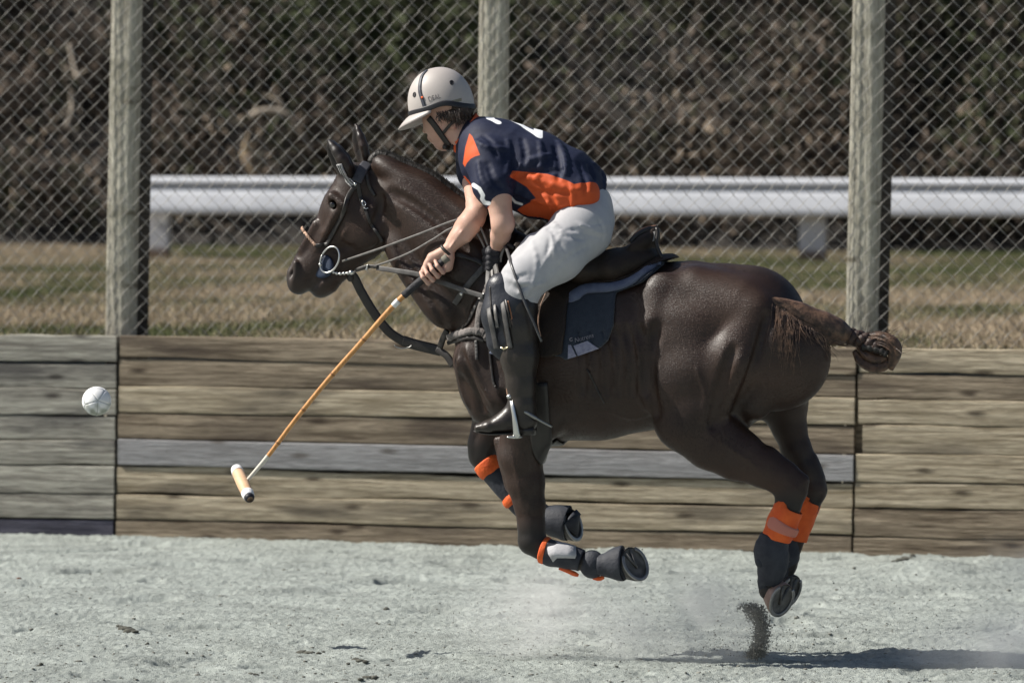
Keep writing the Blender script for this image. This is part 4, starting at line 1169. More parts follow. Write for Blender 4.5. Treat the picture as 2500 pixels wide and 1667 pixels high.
_, padf = blanket('panel', [(1250, 600), (1600, 645), (1560, 690), (1497, 716), (1500, 792), (1488, 830), (1470, 848), (1386, 879), (1376, 870), (1290, 865), (1240, 700)], -.004, .014, PADNAVY, pad)
ex = [(1388, 738), (1402, 722), (1432, 705), (1490, 701), (1535, 688), (1574, 662), (1596, 644), (1614, 641)]
es = spline(ex, 36)
pe = np.array([onto(hf, u, v, .022) for u, v in es])
w = np.interp(np.linspace(0, 1, 36), [0, .05, .14, .5, .8, 1], [2, 11, 18, 14, 15, 9]) * PX
v_, f_ = tube(pe, w, 12, .6, normal=hf.grad(pe)); mesh_obj('rolled_edge', v_, f_, PADBLUE, pad)
# corner patch, a raised quilted cloth, and the print above it
def decal(poly_px, field, off, nu=14, nv=8):
    """a thin cloth laid on a surface: poly_px = 4 corners"""
    V, F_ = [], []
    p = np.array(poly_px, float)
    for i in range(nu + 1):
        for j in range(nv + 1):
            s, t = i / nu, j / nv
            q = (p[0] * (1 - s) + p[1] * s) * (1 - t) + (p[3] * (1 - s) + p[2] * s) * t
            V.append(onto(field, q[0], q[1], off))
    for i in range(nu):
        for j in range(nv):
            a = i * (nv + 1) + j; F_.append([a, a + 1, a + nv + 2, a + nv + 1])
    return np.array(V), F_
patch_m = MB()
patch_m.add(*decal([(1387, 842), (1394, 842), (1407, 870), (1386, 876)], padf, .003, 6, 6))
patch_m.add(*decal([(1400, 844), (1434, 832), (1462, 851), (1411, 869)], padf, .003, 10, 6))
patch_m.build('corner_patch', PATCH, pad)
def lettering(text, p0, p1, height_px, field, off, material, parent, name='lettering', shear=0.0):
    """flat print: text set along the pixel line p0-p1 and laid on a surface"""
    cu = bpy.data.curves.new(name, 'FONT'); cu.body = text; cu.resolution_u = 3; cu.shear = shear
    o = bpy.data.objects.new(name, cu); COL.objects.link(o)
    dg = bpy.context.evaluated_depsgraph_get(); dg.update()
    me = bpy.data.meshes.new_from_object(o.evaluated_get(dg))
    co = np.array([v.co[:] for v in me.vertices]); fs = [list(p.vertices) for p in me.polygons]
    bpy.data.objects.remove(o); bpy.data.curves.remove(cu)
    x = (co[:, 0] - co[:, 0].min()) / np.ptp(co[:, 0]); y = co[:, 1] / .7
    p0, p1 = np.array(p0, float), np.array(p1, float)
    e = p1 - p0; nn = np.array([e[1], -e[0]]) / np.linalg.norm(e)
    q = p0 + e * x[:, None] + nn * (y * height_px)[:, None]
    V = np.array([onto(field, a, b, off) for a, b in q])
    return mesh_obj(name, V, fs, material, parent, smooth=False)
PRINT = mat('grey_print', (.20, .19, .22), .8)
lettering('Nutrena', (1404, 836), (1450, 823), 11, padf, .003, PRINT, pad, shear=.25)
sw = np.array([onto(padf, 1395 + 4.6 * math.cos(a) * (.5 + a / 9), 829 + 4.6 * math.sin(a) * (.5 + a / 12), .003) for a in np.linspace(0, 5.2, 24)])
v_, f_ = tube(sw, .0022, 6, .4, normal=hf.grad(sw)); mesh_obj('emblem', v_, f_, PRINT, pad)

saddle = tag(empty('saddle', HF, H(1420, 700, 0)), 'dark brown leather polo saddle with raised cantle under the rider', 'saddle')
blanket('skirt', [(1240, 590), (1400, 640), (1470, 600), (1530, 590), (1560, 600), (1600, 600), (1618, 634), (1590, 642), (1560, 655), (1530, 676), (1490, 690), (1430, 694), (1396, 716), (1384, 740), (1386, 800), (1380, 862), (1350, 872), (1262, 866), (1225, 700)], .012, .032, BROWNLEATHER, saddle)
sf = Field(H(1220, 800, 190) - [.0, .02, .1], H(1660, 520, -190) + [.05, .05, .05], .006)
sf.chain([(1250, 600, 0, 40, 1.1), (1330, 640, 0, 42, 2.2), (1440, 660, 0, 46, 2.4), (1515, 654, 0, 46, 2.3), (1560, 640, 0, 36, 2.3), (1592, 628, 0, 22, 2.6)], .04)
for s in (1, -1):
    sf.chain([(1546, 602, s * 60, 10, 1.), (1572, 590, s * 40, 14, 1.), (1590, 582, 0, 18, 1.)], .02)
sf.chain([(1545, 612, 0, 16, 3.), (1574, 596, 0, 20, 2.4), (1592, 576, 0, 14, 2.2), (1598, 563, 0, 8, 2.6)], .02)
v_, f_ = sf.mesh(2); mesh_obj('seat', v_, f_, BROWNLEATHER, saddle)
PIPING = mat('tan_piping', (.36, .16, .08), .6)
cp_ = spline([(1538, 590, 40), (1548, 576, 34), (1562, 564, 26), (1580, 556, 14), (1602, 553, 0)], 24)
v_, f_ = tube([H(*p) for p in cp_], 3.6 * PX, 8); mesh_obj('piping', v_, f_, PIPING, saddle)
cb = spline([(1540, 593, 38), (1550, 580, 34), (1564, 569, 26), (1582, 561, 15), (1603, 558, 0)], 24)
v_, f_ = tube([H(*p) for p in cb] , 8 * PX, 8); mesh_obj('cantle', v_, f_, LEATHER, saddle)
V = [H(1574, 571, 30), H(1600, 564, 26), H(1597, 588, 34), H(1571, 597, 40)]
V = np.array(V + [p + np.array([.002, .012, 0]) for p in V])
mesh_obj('cantle_panel', V, [[0, 3, 2, 1], [4, 5, 6, 7], [0, 1, 5, 4], [1, 2, 6, 5], [2, 3, 7, 6], [3, 0, 4, 7]], mat('grey_suede', (.24, .23, .22), .9), saddle, smooth=False)
cr = spline([(1603, 556, 24), (1606, 572, 28), (1602, 592, 32), (1608, 612, 36), (1618, 632, 40)], 12)
v_, f_ = tube([H(*p) for p in cr], 5 * PX, 8); mesh_obj('cantle_edge', v_, f_, LEATHER, saddle)
def strap_on(field, pts, off, width_px, thick, material, parent, name, n=40):
    """a strap lying on a surface along pixels"""
    s = spline(pts, n)
    P = np.array([onto(field, u, v, off) for u, v in s])
    for _ in range(3): P[1:-1] = .5 * P[1:-1] + .25 * (P[:-2] + P[2:])
    N = hf.grad(P) if field is hf else field.grad(P)
    v_, f_ = tube(P, width_px * .5 * PX, 8, thick / (width_px * .5 * PX), normal=N)
    return mesh_obj(name, v_, f_, material, parent)
def strap(pts, width_px, thick, material, parent, name, n=40, face=(-.2, -1, .1)):
    """a hanging strap through (u, v, l)"""
    P = np.array([H(*p) for p in (spline(pts, n) if len(pts) > 2 else [np.array(pts[0]) * (1 - t) + np.array(pts[1]) * t for t in np.linspace(0, 1, n)])])
    v_, f_ = tube(P, width_px * .5 * PX, 8, thick / (width_px * .5 * PX), normal=np.array(face))
    return mesh_obj(name, v_, f_, material, parent)
# girth under the belly
gp = []
for a in np.linspace(.05 * math.pi, .95 * math.pi, 40):
    d = np.array([0, -math.cos(a), -math.sin(a)])
    o_ = H(1350, 900, 0)
    r_ = np.arange(.05, .5, .004)
    Dq = hf.sample(o_ + d * r_[:, None]); k_ = np.where(Dq > .006)[0]
    gp.append(o_ + d * r_[k_[0] if len(k_) else -1])
gp = np.array(gp)
v_, f_ = tube(gp, .045, 8, .14, normal=hf.grad(gp)); mesh_obj('girth', v_, f_, LEATHER, saddle)
strap_on(hf, [(1432, 900), (1448, 930), (1462, 960), (1476, 985)], .003, 4, .002, LEATHER, saddle, 'girth_strap')

# ------------------------------------------------------------------ rider
SKIN = mat('skin', (.50, .305, .235), .52, (.58, .37, .29), 14, 6, .16, 190, sss=.10, spec=.35)
person = tag(empty('person', HF, H(1430, 640, 0)), 'person in navy and orange jersey, white breeches and pale helmet leaning forward on the horse', 'person')
bf = Field(H(960, 1080, 260) - [.0, .03, .03], H(1560, 130, -160) + [.05, .05, .05], .0042)
b = bf.chain
# head: cranium, face looking down and left, neck
b([(1092, 262, -6, 62, .86), (1084, 288, -6, 56, .84)], .02)
b([(1078, 318, -8, 40, .86), (1078, 346, -10, 22, 1.0)], .02)
b([(1108, 330, -4, 30, 1.0), (1086, 352, -8, 17, 1.2)], .014)                 # jaw
b([(1050, 300, -10, 14, 1.), (1038, 320, -12, 7, 1.)], .008)                   # nose
b([(1052, 336, -10, 9, 1.3), (1058, 344, -10, 8, 1.3)], .006)                  # lips
b([(1050, 290, 8, 8, 1.2), (1050, 290, -28, 8, 1.2)], .008)                    # brow
for s in (1, -1):
    bf.ball(1052, 301, -10 + s * 18, 7, .006, 1., True)
    bf.ell(H(1104, 300, -6 + s * 46), (11 * PX, 5 * PX, 17 * PX), k=.006)      # ear
    b([(1068, 314, -10 + s * 26, 12, 1.), (1090, 312, -8 + s * 30, 12, 1.)], .012)
b([(1112, 322, -2, 40, .9), (1160, 345, 0, 46, .95)], .02)
# trunk and legs (covered)
b([(1215, 390, 0, 84, 1.15), (1300, 425, 0, 88, 1.15), (1390, 455, 0, 74, 1.2), (1430, 520, 0, 58, 1.5)], .03)
for s in (1, -1):
    b([(1420, 545, s * 60, 52, 1.), (1275, 680, s * 196, 36, 1.), (1262, 800, s * 214, 30, 1.), (1264, 990, s * 218, 20, 1.)], .02)
# left arm, reins hand
b([(1192, 400, 112, 42, 1.), (1216, 480, 150, 31, 1.), (1228, 548, 156, 28, 1.)], .02)
b([(1228, 545, 156, 28, 1.), (1222, 575, 130, 24, 1.), (1212, 606, 98, 17, 1.)], .015)
b([(1212, 606, 98, 16, 1.2), (1206, 640, 90, 19, 1.1), (1206, 660, 90, 15, 1.1)], .012)
# right arm crossing the neck to the mallet
b([(1150, 392, -66, 32, 1.), (1152, 450, -10, 22, 1.), (1160, 500, 62, 22, 1.), (1166, 517, 80, 22, 1.)], .015)
b([(1166, 517, 80, 24, 1.), (1148, 545, 98, 28, 1.), (1122, 578, 108, 21, 1.), (1094, 610, 114, 15, .8)], .015)
b([(1158, 508, 74, 17, 1.), (1128, 548, 92, 17, 1.), (1100, 588, 106, 11, 1.)], .012)
b([(1170, 535, 92, 16, 1.), (1140, 580, 112, 13, 1.)], .012)
b([(1128, 566, 128, 3, 1.), (1100, 604, 128, 3, 1.)], .008)                     # tendon
# right hand, a fist closed round the grip; the mallet's line runs from GA to GB
GA, GB = H(1092, 633, 122), H(1028, 682, 120)
gax = nrm(GB - GA)
view = np.array([-.24, -.97, 0.]); view = nrm(view - gax * view.dot(gax))
dn = np.cross(gax, view); dn = dn if dn[2] < 0 else -dn                         # across the grip, down and right
b([(1094, 610, 112, 15, .9), (1076, 628, 104, 20, .9), (1058, 650, 98, 20, .9)], .012)    # back of the hand behind the grip
b([(1080, 616, 114, 13, 1.), (1056, 630, 112, 14, 1.), (1044, 644, 116, 10, 1.)], .008)   # ball of the thumb
b([(1046, 640, 118, 10, 1.), (1037, 658, 122, 9, 1.)], .006)
b([(1037, 658, 122, 9, 1.), (1035, 680, 124, 7, 1.)], .006)                     # thumb
b([(1098, 628, 118, 13, 1.), (1092, 650, 116, 15, 1.)], .012)                   # heel of the hand
gr = .017
for i, (t, ln) in enumerate([(.30, .92), (.50, 1.0), (.69, .97), (.86, .86)]):
    c0 = GA + (GB - GA) * t
    rf = (.0092, .0094, .0092, .0088)[i]
    q = lambda a, r_: c0 + r_ * (math.cos(a) * dn + math.sin(a) * view)
    R_ = gr + .007
    knk, pip, dip, tip = q(-.9, R_ + .010), q(.35, R_ + .016 * ln), q(1.35, R_ + .010 * ln), q(2.45, R_ + .002)
    for (p_, ra_), (p2_, rb_) in zip([(knk, rf * 1.15), (pip, rf * 1.08), (dip, rf)], [(pip, rf * 1.08), (dip, rf), (tip, rf * .88)]):
        bf.cone(p_, ra_, p2_, rb_, .0035)
    bf.cone(knk, rf * 1.15, H(1080, 640, 104), .012, .008)
bv, bq = bf.mesh(1)
mesh_obj('body', bv, bq, SKIN, person)
wb = bf.hit(1086, 616)
e0 = H(1092, 613, 114); ax_ = nrm(H(1076, 630, 108) - H(1122, 578, 108))
u_ = nrm(np.cross(ax_, [0, 1, .2])); w_ = np.cross(ax_, u_)
P = [e0 + (u_ * math.cos(a) * 1.06 + w_ * math.sin(a) * .92) * 17.5 * PX for a in np.linspace(0, 2 * math.pi, 33)]
v_, f_ = tube(P, .0066, 8); mesh_obj('wristband', v_, f_, LEATHER, person)

# jersey
JERSEY = mat('navy_jersey', (.0085, .012, .034), .66, (.013, .018, .044), 50, 4, .2, 260, spec=.3)
jf = Field(H(1060, 600, 230) - [.02, .03, .03], H(1520, 240, -170) + [.05, .05, .05], .0048)
j = jf.chain
j([(1170, 334, 0, 50, 1.1), (1200, 372, 0, 84, 1.2), (1222, 388, 0, 97, 1.22), (1300, 421, 0, 103, 1.18), (1384, 451, 0, 88, 1.2), (1420, 470, 0, 58, 1.5)], .03)
j([(1192, 392, 100, 60, .95), (1206, 456, 140, 51, .95), (1216, 492, 152, 31, .95)], .022)
j([(1142, 384, -66, 46, 1.), (1146, 428, -38, 28, 1.), (1150, 455, -14, 21, 1.)], .022)
j([(1150, 360, -20, 44, 1.3), (1180, 340, 40, 44, 1.)], .03)
for s in (1, -1): j([(1330, 446, s * 46, 78, 1.), (1376, 466, s * 66, 66, 1.), (1416, 474, s * 82, 50, 1.)], .03)
# cloth hanging loose under the belly
j([(1262, 478, 60, 34, 1.), (1300, 500, 50, 30, 1.2), (1350, 520, 50, 22, 1.4)], .03)
r2 = np.random.default_rng(5)
def fold(pts, r=5, k=.012, cut=False, off=-.002):
    P = [jf.hit(u, v, off=off) for u, v in spline(pts, 7)]
    for a_, b_ in zip(P[:-1], P[1:]): jf.cone(a_, r * PX, b_, r * PX * .9, k, cut=cut)
FOLDS = [([(1240, 345), (1243, 380), (1236, 425)], 4, 0), ([(1318, 348), (1322, 395), (1310, 440)], 4, 0), ([(1364, 350), (1378, 385), (1380, 425)], 6, 0), ([(1355, 360), (1366, 400), (1362, 440)], 4, 1),
         ([(1450, 402), (1472, 430), (1474, 460)], 5, 0), ([(1440, 405), (1455, 440)], 5, 1), ([(1250, 430), (1290, 395), (1340, 380)], 5, 0), ([(1246, 440), (1300, 420), (1370, 415)], 5, 1),
         ([(1250, 452), (1320, 470), (1400, 470)], 4, 1), ([(1262, 470), (1320, 492), (1380, 500)], 4, 0), ([(1290, 430), (1350, 450), (1440, 470)], 4, 0), ([(1340, 470), (1352, 500), (1350, 530)], 4, 1),
         ([(1395, 450), (1400, 490), (1390, 520)], 4, 0), ([(1170, 400), (1178, 440), (1200, 470)], 5, 0), ([(1190, 400), (1206, 440), (1225, 460)], 4, 1), ([(1160, 345), (1190, 360), (1235, 365)], 4, 0),
         ([(1180, 330), (1200, 345), (1212, 380)], 4, 1), ([(1415, 400), (1430, 440), (1428, 470)], 4, 1), ([(1275, 340), (1282, 380), (1272, 420)], 4, 1)]
for pts, r_, cut in FOLDS: fold(pts, r_ * 1.25, .013, bool(cut), -.001 if not cut else .004)
jv, jq = jf.mesh(2)
uu, vv = HF.proj(jv); ll = -jv[:, 1] / PX
JP = PX
panel = poly_sd(uu, vv, [(1251, 417), (1244, 432), (1265, 444), (1286, 457), (1300, 474), (1315, 492), (1330, 515), (1340, 542), (1380, 552), (1420, 530), (1480, 490), (1466, 476), (1429, 463), (1385, 441), (1337, 425)]) * JP
panel = np.maximum(panel, (36 - np.abs(ll)) * JP)
patch = poly_sd(uu, vv, [(1146, 326), (1153, 333), (1162, 354), (1172, 379), (1160, 382), (1149, 388), (1140, 398), (1135, 408), (1130, 400), (1136, 360)]) * JP
patch = np.where(ll > 0, patch, .1)
# cuffs
dc = np.array([H(1216, 492, 152)]); dirc = nrm(H(1218, 505, 155) - H(1206, 456, 140))
cuff = np.where(ll > 75, -((jv - H(1216, 503, 153)) @ dirc) + 0.0, .1)
dir2 = nrm(H(1150, 455, -14) - H(1146, 428, -38))
cuff2 = np.where((uu < 1180) & (vv > 430) & (ll < 60), -((jv - H(1150, 462, -6)) @ dir2), .1)
org = np.minimum(np.minimum(panel, patch), np.minimum(cuff, cuff2))
# numeral on the back: s runs down the spine, y across it
sx = (uu - 1188) / (1330 - 1188)
num = line_d(sx * .25, -ll * PX, [(.045, -.075), (.018, -.055), (.012, 0), (.03, .055), (.075, .062), (.12, .02), (.17, -.04), (.222, -.085), (.222, .08)]) - .019
num = np.where(jv[:, 2] > H(1250, 372, 0)[2] - .08, num, .1)
slv = np.minimum(line_d(uu, vv, [(1156, 452), (1170, 461), (1179, 477), (1177, 486), (1183, 495), (1194, 497)]), 99) * JP - 5.0 * JP
slv = np.where(ll > 60, slv, .1)
num = np.minimum(num, slv)
logo = np.where(ll > 20, (line_d(uu, vv, [(1247, 482), (1258, 494), (1274, 499)]) - 3) * JP, .1)
num = np.minimum(num, logo)
mesh_obj('jersey', jv, jq, JERSEY, person, attrs={'dye': org, 'numeral': num})
attr_mix(JERSEY, 'dye', (.55, .085, .020)); attr_mix(JERSEY, 'numeral', (.80, .82, .84))
# collar: standing band round the neck
OCL = mat('orange_collar', (.60, .085, .018), .75, (.66, .11, .025), 40, 4, .3, 120)
col = MB()
ca = spline([(1110, 352, 10), (1122, 352, 40), (1140, 330, 50), (1156, 304, 36), (1166, 286, 0), (1150, 300, -40), (1126, 330, -46), (1108, 350, -20), (1110, 352, 10)], 50)
for k_, (w0, g) in enumerate([(0, 1.)]):
    top = np.array([H(u - 6, v - 8, l * .94) for u, v, l in ca]); bot = np.array([H(u + 10, v + 14, l * 1.15) for u, v, l in ca])
    n_ = len(ca)
    V = np.vstack([top, (top + bot) / 2 + np.array([0, 0, .004]), bot])
    col.add(V, [[r_ * n_ + i, r_ * n_ + i + 1, (r_ + 1) * n_ + i + 1, (r_ + 1) * n_ + i] for r_ in range(2) for i in range(n_ - 1)])
co = col.build('collar', OCL, person); sm_ = co.modifiers.new('solid', 'SOLIDIFY'); sm_.thickness = .005
# placket / undershirt point at the throat
e = ellipsoid(H(1116, 362, 16), 9 * PX, 16 * PX, 14 * PX); mesh_obj('collar_point', e[0], e[1], OCL, person)

# breeches
BREECH = mat('white_breeches', (.40, .40, .415), .85, (.43, .43, .445), 30, 5, .10, 260, sheen=.1)
pf = Field(H(1150, 860, 300) - [.02, .03, .03], H(1540, 420, -260) + [.05, .05, .05], .0055)
p = pf.chain
p([(1395, 480, 0, 40, 1.3), (1428, 506, 0, 64, 1.35), (1434, 540, 0, 66, 1.5)], .03)
for s in (1, -1):
    du = 0 if s > 0 else 12
    p([(1431, 538, s * 54, 67, 1.), (1420, 560, s * 76, 74, 1.), (1358, 621, s * 150, 68, .85), (1276, 686, s * 205 + (0 if s > 0 else 40), 53, .85), (1268, 712, s * 212, 46, .85), (1272, 770, s * 214, 33, .9)], .03)
    if s > 0:
        p([(1300, 592, 150, 22, 1.), (1262, 640, 180, 22, 1.)], .025)
pp = lambda pts, r_, cut: [pf.cone(a_, r_ * PX, b_, r_ * PX * .8, .012, cut=cut) for P_ in [[pf.hit(u, v, off=(.004 if cut else -.001)) for u, v in spline(pts, 7)]] for a_, b_ in zip(P_[:-1], P_[1:])]
for pts, r_, cut in [([(1345, 556), (1400, 560), (1470, 545)], 2, 1), ([(1350, 564), (1390, 578), (1430, 583)], 2.4, 1), ([(1342, 556), (1360, 584), (1380, 612)], 2.4, 1), ([(1340, 570), (1350, 598), (1355, 630)], 2.4, 0),
                     ([(1420, 552), (1460, 568), (1480, 566)], 2, 0), ([(1290, 700), (1262, 705), (1236, 690)], 4, 1), ([(1300, 690), (1270, 690), (1240, 672)], 4, 0), ([(1440, 600), (1400, 620), (1350, 660)], 2.4, 1),
                     ([(1296, 726), (1275, 740), (1255, 742)], 4, 1), ([(1410, 545), (1440, 556), (1490, 548)], 1.6, 0), ([(1400, 560), (1430, 572), (1468, 580)], 1.6, 1), ([(1350, 545), (1372, 566), (1400, 590)], 3, 0), ([(1338, 556), (1340, 590), (1336, 630)], 3, 1), ([(1300, 590), (1310, 640), (1300, 700)], 2.5, 0), ([(1285, 670), (1258, 676), (1232, 664)], 3, 1), ([(1330, 690), (1300, 700), (1268, 716)], 3, 0), ([(1460, 530), (1476, 562), (1470, 590)], 1.6, 1), ([(1380, 560), (1330, 640), (1286, 720)], 2, 0)]: pp(pts, r_, bool(cut))
pv, pq = pf.mesh(2)
mesh_obj('breeches', pv, pq, BREECH, person)
# boots, knee guards, spurs
BOOT = mat('boot_leather', (.016, .012, .010), .38, (.030, .023, .018), 10, 6, .15, 60)
GUARD = mat('knee_guard_leather', (.010, .012, .019), .42, (.020, .023, .032), 12, 5, .15, 80)
for s in (1, -1):
    q = lambda l: s * l
    t_ = Field(H(1120, 1100, max(q(250), q(170))) - [.03, .03, .03], H(1400, 700, min(q(250), q(170))) + [.03, .03, .03], .005)
    t_.chain([(1268, 752, q(214), 47, .9), (1262, 800, q(216), 49, .9), (1268, 870, q(218), 47, .9), (1272, 940, q(219), 36, .9), (1274, 985, q(220), 33, .9)], .02)
    t_.chain([(1276, 990, q(220), 33, .9), (1282, 1024, q(220), 31, .9)], .015)
    t_.chain([(1284, 1030, q(220), 26, .9), (1240, 1030, q(222), 23, 1.2), (1196, 1040, q(226), 16, 1.7), (1170, 1044, q(228), 12, 1.7)], .014)
    t_.chain([(1262, 1000, q(220), 26, .9), (1222, 1030, q(224), 20, 1.2)], .02)
    v_, f_ = t_.mesh(2)
    bo = mesh_obj('boot', v_, f_, BOOT, person)
    so = [(1158, 1052), (1190, 1058), (1236, 1058), (1262, 1056)]
    v_, f_ = tube([H(u, v, q(224)) for u, v in spline(so, 16)], [.018 + .012 * math.sin(i / 15 * 3) for i in range(16)], 10, .18, normal=(0, 0, 1)); mesh_obj('boot_sole', v_, f_, LEATHER, bo)
    v_, f_ = tube([H(1270, 1052, q(220)), H(1306, 1050, q(220))], 24 * PX, 12, .5, normal=(0, 0, 1)); mesh_obj('heel', v_, f_, LEATHER, bo)
    P = spline([(1258, 992, q(240)), (1290, 1010, q(244)), (1318, 1026, q(236)), (1348, 1042, q(222))], 16)
    v_, f_ = tube([H(*x) for x in P], np.interp(np.arange(16), [0, 8, 9, 15], [5, 5, 3.4, 3]) * PX, 8); mesh_obj('spur', v_, f_, mat('dull_steel', (.28, .28, .27), .4, metal=.9), bo)
    e = ellipsoid(H(1266, 982, q(242)), 5 * PX, 3 * PX, 5 * PX, 10, 8); mesh_obj('spur_button', e[0], e[1], STEEL, bo)
    t_ = Field(H(1140, 900, max(q(262), q(190))) - [.03, .03, .03], H(1300, 640, min(q(262), q(190))) + [.03, .03, .03], .005)
    t_.chain([(1226, 706, q(216), 42, .8), (1224, 770, q(224), 47, .72), (1226, 836, q(226), 34, .72), (1232, 862, q(224), 20, .8)], .03)
    t_.chain([(1258, 742, q(220), 46, .8), (1256, 830, q(224), 40, .75)], .03)
    v_, f_ = t_.mesh(2); kg = mesh_obj('knee_guard', v_, f_, GUARD, person)
    if s > 0:
        strap_on(t_, [(1196, 700), (1200, 760), (1212, 830)], .002, 4, .002, LEATHER, kg, 'seam')
        strap_on(t_, [(1240, 735), (1250, 780), (1254, 840)], .002, 3.4, .002, PIPING, kg, 'seam')
        m_ = MB(); P = np.array([t_.hit(u, v, off=.006) for u, v in [(1222, 848), (1230, 852), (1240, 848), (1248, 841), (1255, 841)]])
        v_, f_ = tube(P, .004, 8); m_.add(v_, f_); m_.build('buckle', mat('brass', (.75, .66, .42), .3, metal=1.), kg)
e = ellipsoid(H(1284, 784, 240), 5 * PX, 4 * PX, 13 * PX); mesh_obj('sock', e[0], e[1], mat('salmon_sock', (.50, .24, .18), .8), person)

# helmet
SHELLM = mat('helmet_shell', (.39, .355, .335), .5, (.43, .395, .37), 6, 6, .03, 200, spec=.5)
HC = H(1077, 256, -6); tl = rad(14)
hx, hz = np.array([math.cos(tl), 0, math.sin(tl)]), np.array([-math.sin(tl), 0, math.cos(tl)])       # back of the helmet up to the right
hR = np.array([hx, [0, 1, 0], hz]).T
HRX, HRY, HRZ = 84 * PX, 66 * PX, 95 * PX
def shell_pt(a, b, off=0.):
    """a: 0 front .. pi back round the near side; b: height angle from the rim"""
    d = np.array([-math.cos(a) * math.cos(b), -math.sin(a) * math.cos(b), math.sin(b)])
    e_ = .92
    d = np.sign(d) * np.abs(d) ** e_; d /= np.linalg.norm(d) ** .35
    rim = 1.0
    return HC + hR @ (d * (np.array([HRX, HRY, HRZ]) + off))
V, F_ = [], []
na, nb = 56, 18
def low(a):      # rim dips behind the ear
    return -.10 - .20 * max(0, math.cos(a * 1 - math.pi)) ** 1.5 + .05 * math.exp(-((abs(((a + math.pi) % (2 * math.pi)) - math.pi) - 1.9) / .35) ** 2)
for i in range(na):
    a = 2 * math.pi * i / na
    for k_ in range(nb):
        t = k_ / (nb - 1); bb = low(a) * (1 - t) + math.pi / 2 * .999 * t
        V.append(shell_pt(a, bb))
for i in range(na):
    for k_ in range(nb - 1):
        a0, a1 = i * nb + k_, ((i + 1) % na) * nb + k_
        F_.append([a0, a1, a1 + 1, a0 + 1])
helm = mesh_obj('helmet', V, F_, SHELLM, person)
sm_ = helm.modifiers.new('solid', 'SOLIDIFY'); sm_.thickness = .006; sm_.offset = -1
P = [shell_pt(a, low(a) + .06, .002) for a in np.linspace(0, 2 * math.pi, 60)]
BAND = mat('black_band', (.012, .012, .016), .5)
v_, f_ = tube(P, 7 * PX, 8, .3, normal=np.array([nrm(hR @ (hR.T @ (q_ - HC) * [1, 1, 0])) for q_ in P])); mesh_obj('rim_band', v_, f_, BAND, helm)
# peak
V, F_ = [], []
an = np.linspace(-1.45, 1.45, 29)
for a in an:
    ext = math.cos(a / 1.5 * math.pi / 2) ** .8
    i0 = shell_pt(a, low(a) + .02, -.002)
    dr = hR @ np.array([-math.cos(a * .9), -math.sin(a * .9), 0])
    for t in (0, .33, .66, 1.0):
        V.append(i0 + dr * ext * .062 * t * (1 if abs(a) > 1 else 1.0) - hz * (.010 * t + .034 * t * ext * (.55 + .45 * t)))
for i in range(len(an) - 1):
    for k_ in range(3):
        a0 = i * 4 + k_; F_.append([a0, a0 + 4, a0 + 5, a0 + 1])
pk = mesh_obj('peak', V, F_, SHELLM, helm); sm_ = pk.modifiers.new('solid', 'SOLIDIFY'); sm_.thickness = .007; sm_.offset = 0
class ShellSurf:      # lets print and straps be laid on the shell by pixel
    lo = None
    @staticmethod
    def hit(u, v, frame=HF, off=0.0, fall=None):
        d = HF.R @ ray(u, v); d /= np.linalg.norm(d)
        o_ = hR.T @ (HF.eye - HC); dd = hR.T @ d
        S_ = np.array([HRX, HRY, HRZ]) + off
        t = np.linspace(np.dot(HC - HF.eye, d) - .16, np.dot(HC - HF.eye, d), 160)
        q_ = (o_ + dd * t[:, None]) / S_
        # same superellipsoid as the shell: radius along a direction
        n_ = np.linalg.norm(q_, axis=1); dirs = q_ / n_[:, None]
        raw = np.sign(dirs) * np.abs(dirs) ** (1 / .92); raw /= np.linalg.norm(raw, axis=1)[:, None]
        w_ = np.sign(raw) * np.abs(raw) ** .92; R_ = np.linalg.norm(w_, axis=1) ** .65
        k_ = np.where(n_ < R_)[0]
        i_ = k_[0] if len(k_) else int(np.argmin(n_ - R_))
        return HF.eye + d * t[i_]
    @staticmethod
    def grad(P):
        q_ = (np.asarray(P) - HC) @ hR
        g = q_ / np.array([HRX, HRY, HRZ]) ** 2
        g = g @ hR.T
        return g / np.linalg.norm(g, axis=1)[:, None]
hs = spline([(1041, 172), (1030, 186), (1025, 205), (1025, 225), (1031, 245), (1038, 268)], 30)
P = np.array([ShellSurf.hit(u, v, off=.0018) for u, v in hs])
# the strap goes on over the crown to the far side
v_, f_ = tube(P, 4.6 * PX, 8, .35, normal=ShellSurf.grad(P)); st = mesh_obj('strap', v_, f_, mat('slate_strap', (.035, .04, .055), .55), helm)
P = np.array([ShellSurf.hit(u, v, off=.004) for u, v in [(1030, 236), (1031, 241)]]); v_, f_ = tube(P, 3 * PX, 8, .4, normal=ShellSurf.grad(P)); mesh_obj('strap_badge', v_, f_, ORANGE, st)
DARK = mat('vent_dark', (.02, .018, .02), .7)
for (u, v, ru, rv) in ((1011.5, 231.5, 5, 6.5), (1103, 202, 6, 7)):
    c0 = ShellSurf.hit(u, v, off=.001); n_ = ShellSurf.grad(c0[None])[0]
    s1 = nrm(np.cross(n_, [0, 0, 1])); s2 = np.cross(n_, s1)
    P = [c0 + s1 * math.cos(a) * 5 * PX + s2 * math.sin(a) * 6 * PX for a in np.linspace(0, 2 * math.pi, 17)]
    v_, f_ = tube(P, .0018, 6); ve = mesh_obj('vent', v_, f_, BAND, helm)
    V = [c0] + P[:-1]; mesh_obj('vent_hole', V, [[0, 1 + i, 1 + (i + 1) % 16] for i in range(16)], DARK, ve)
lettering('DEAL', (1048, 249), (1077, 240), 12.5, ShellSurf, .0012, mat('ink', (.10, .09, .09), .6), helm)
tg = MB(); V, F_ = [], []
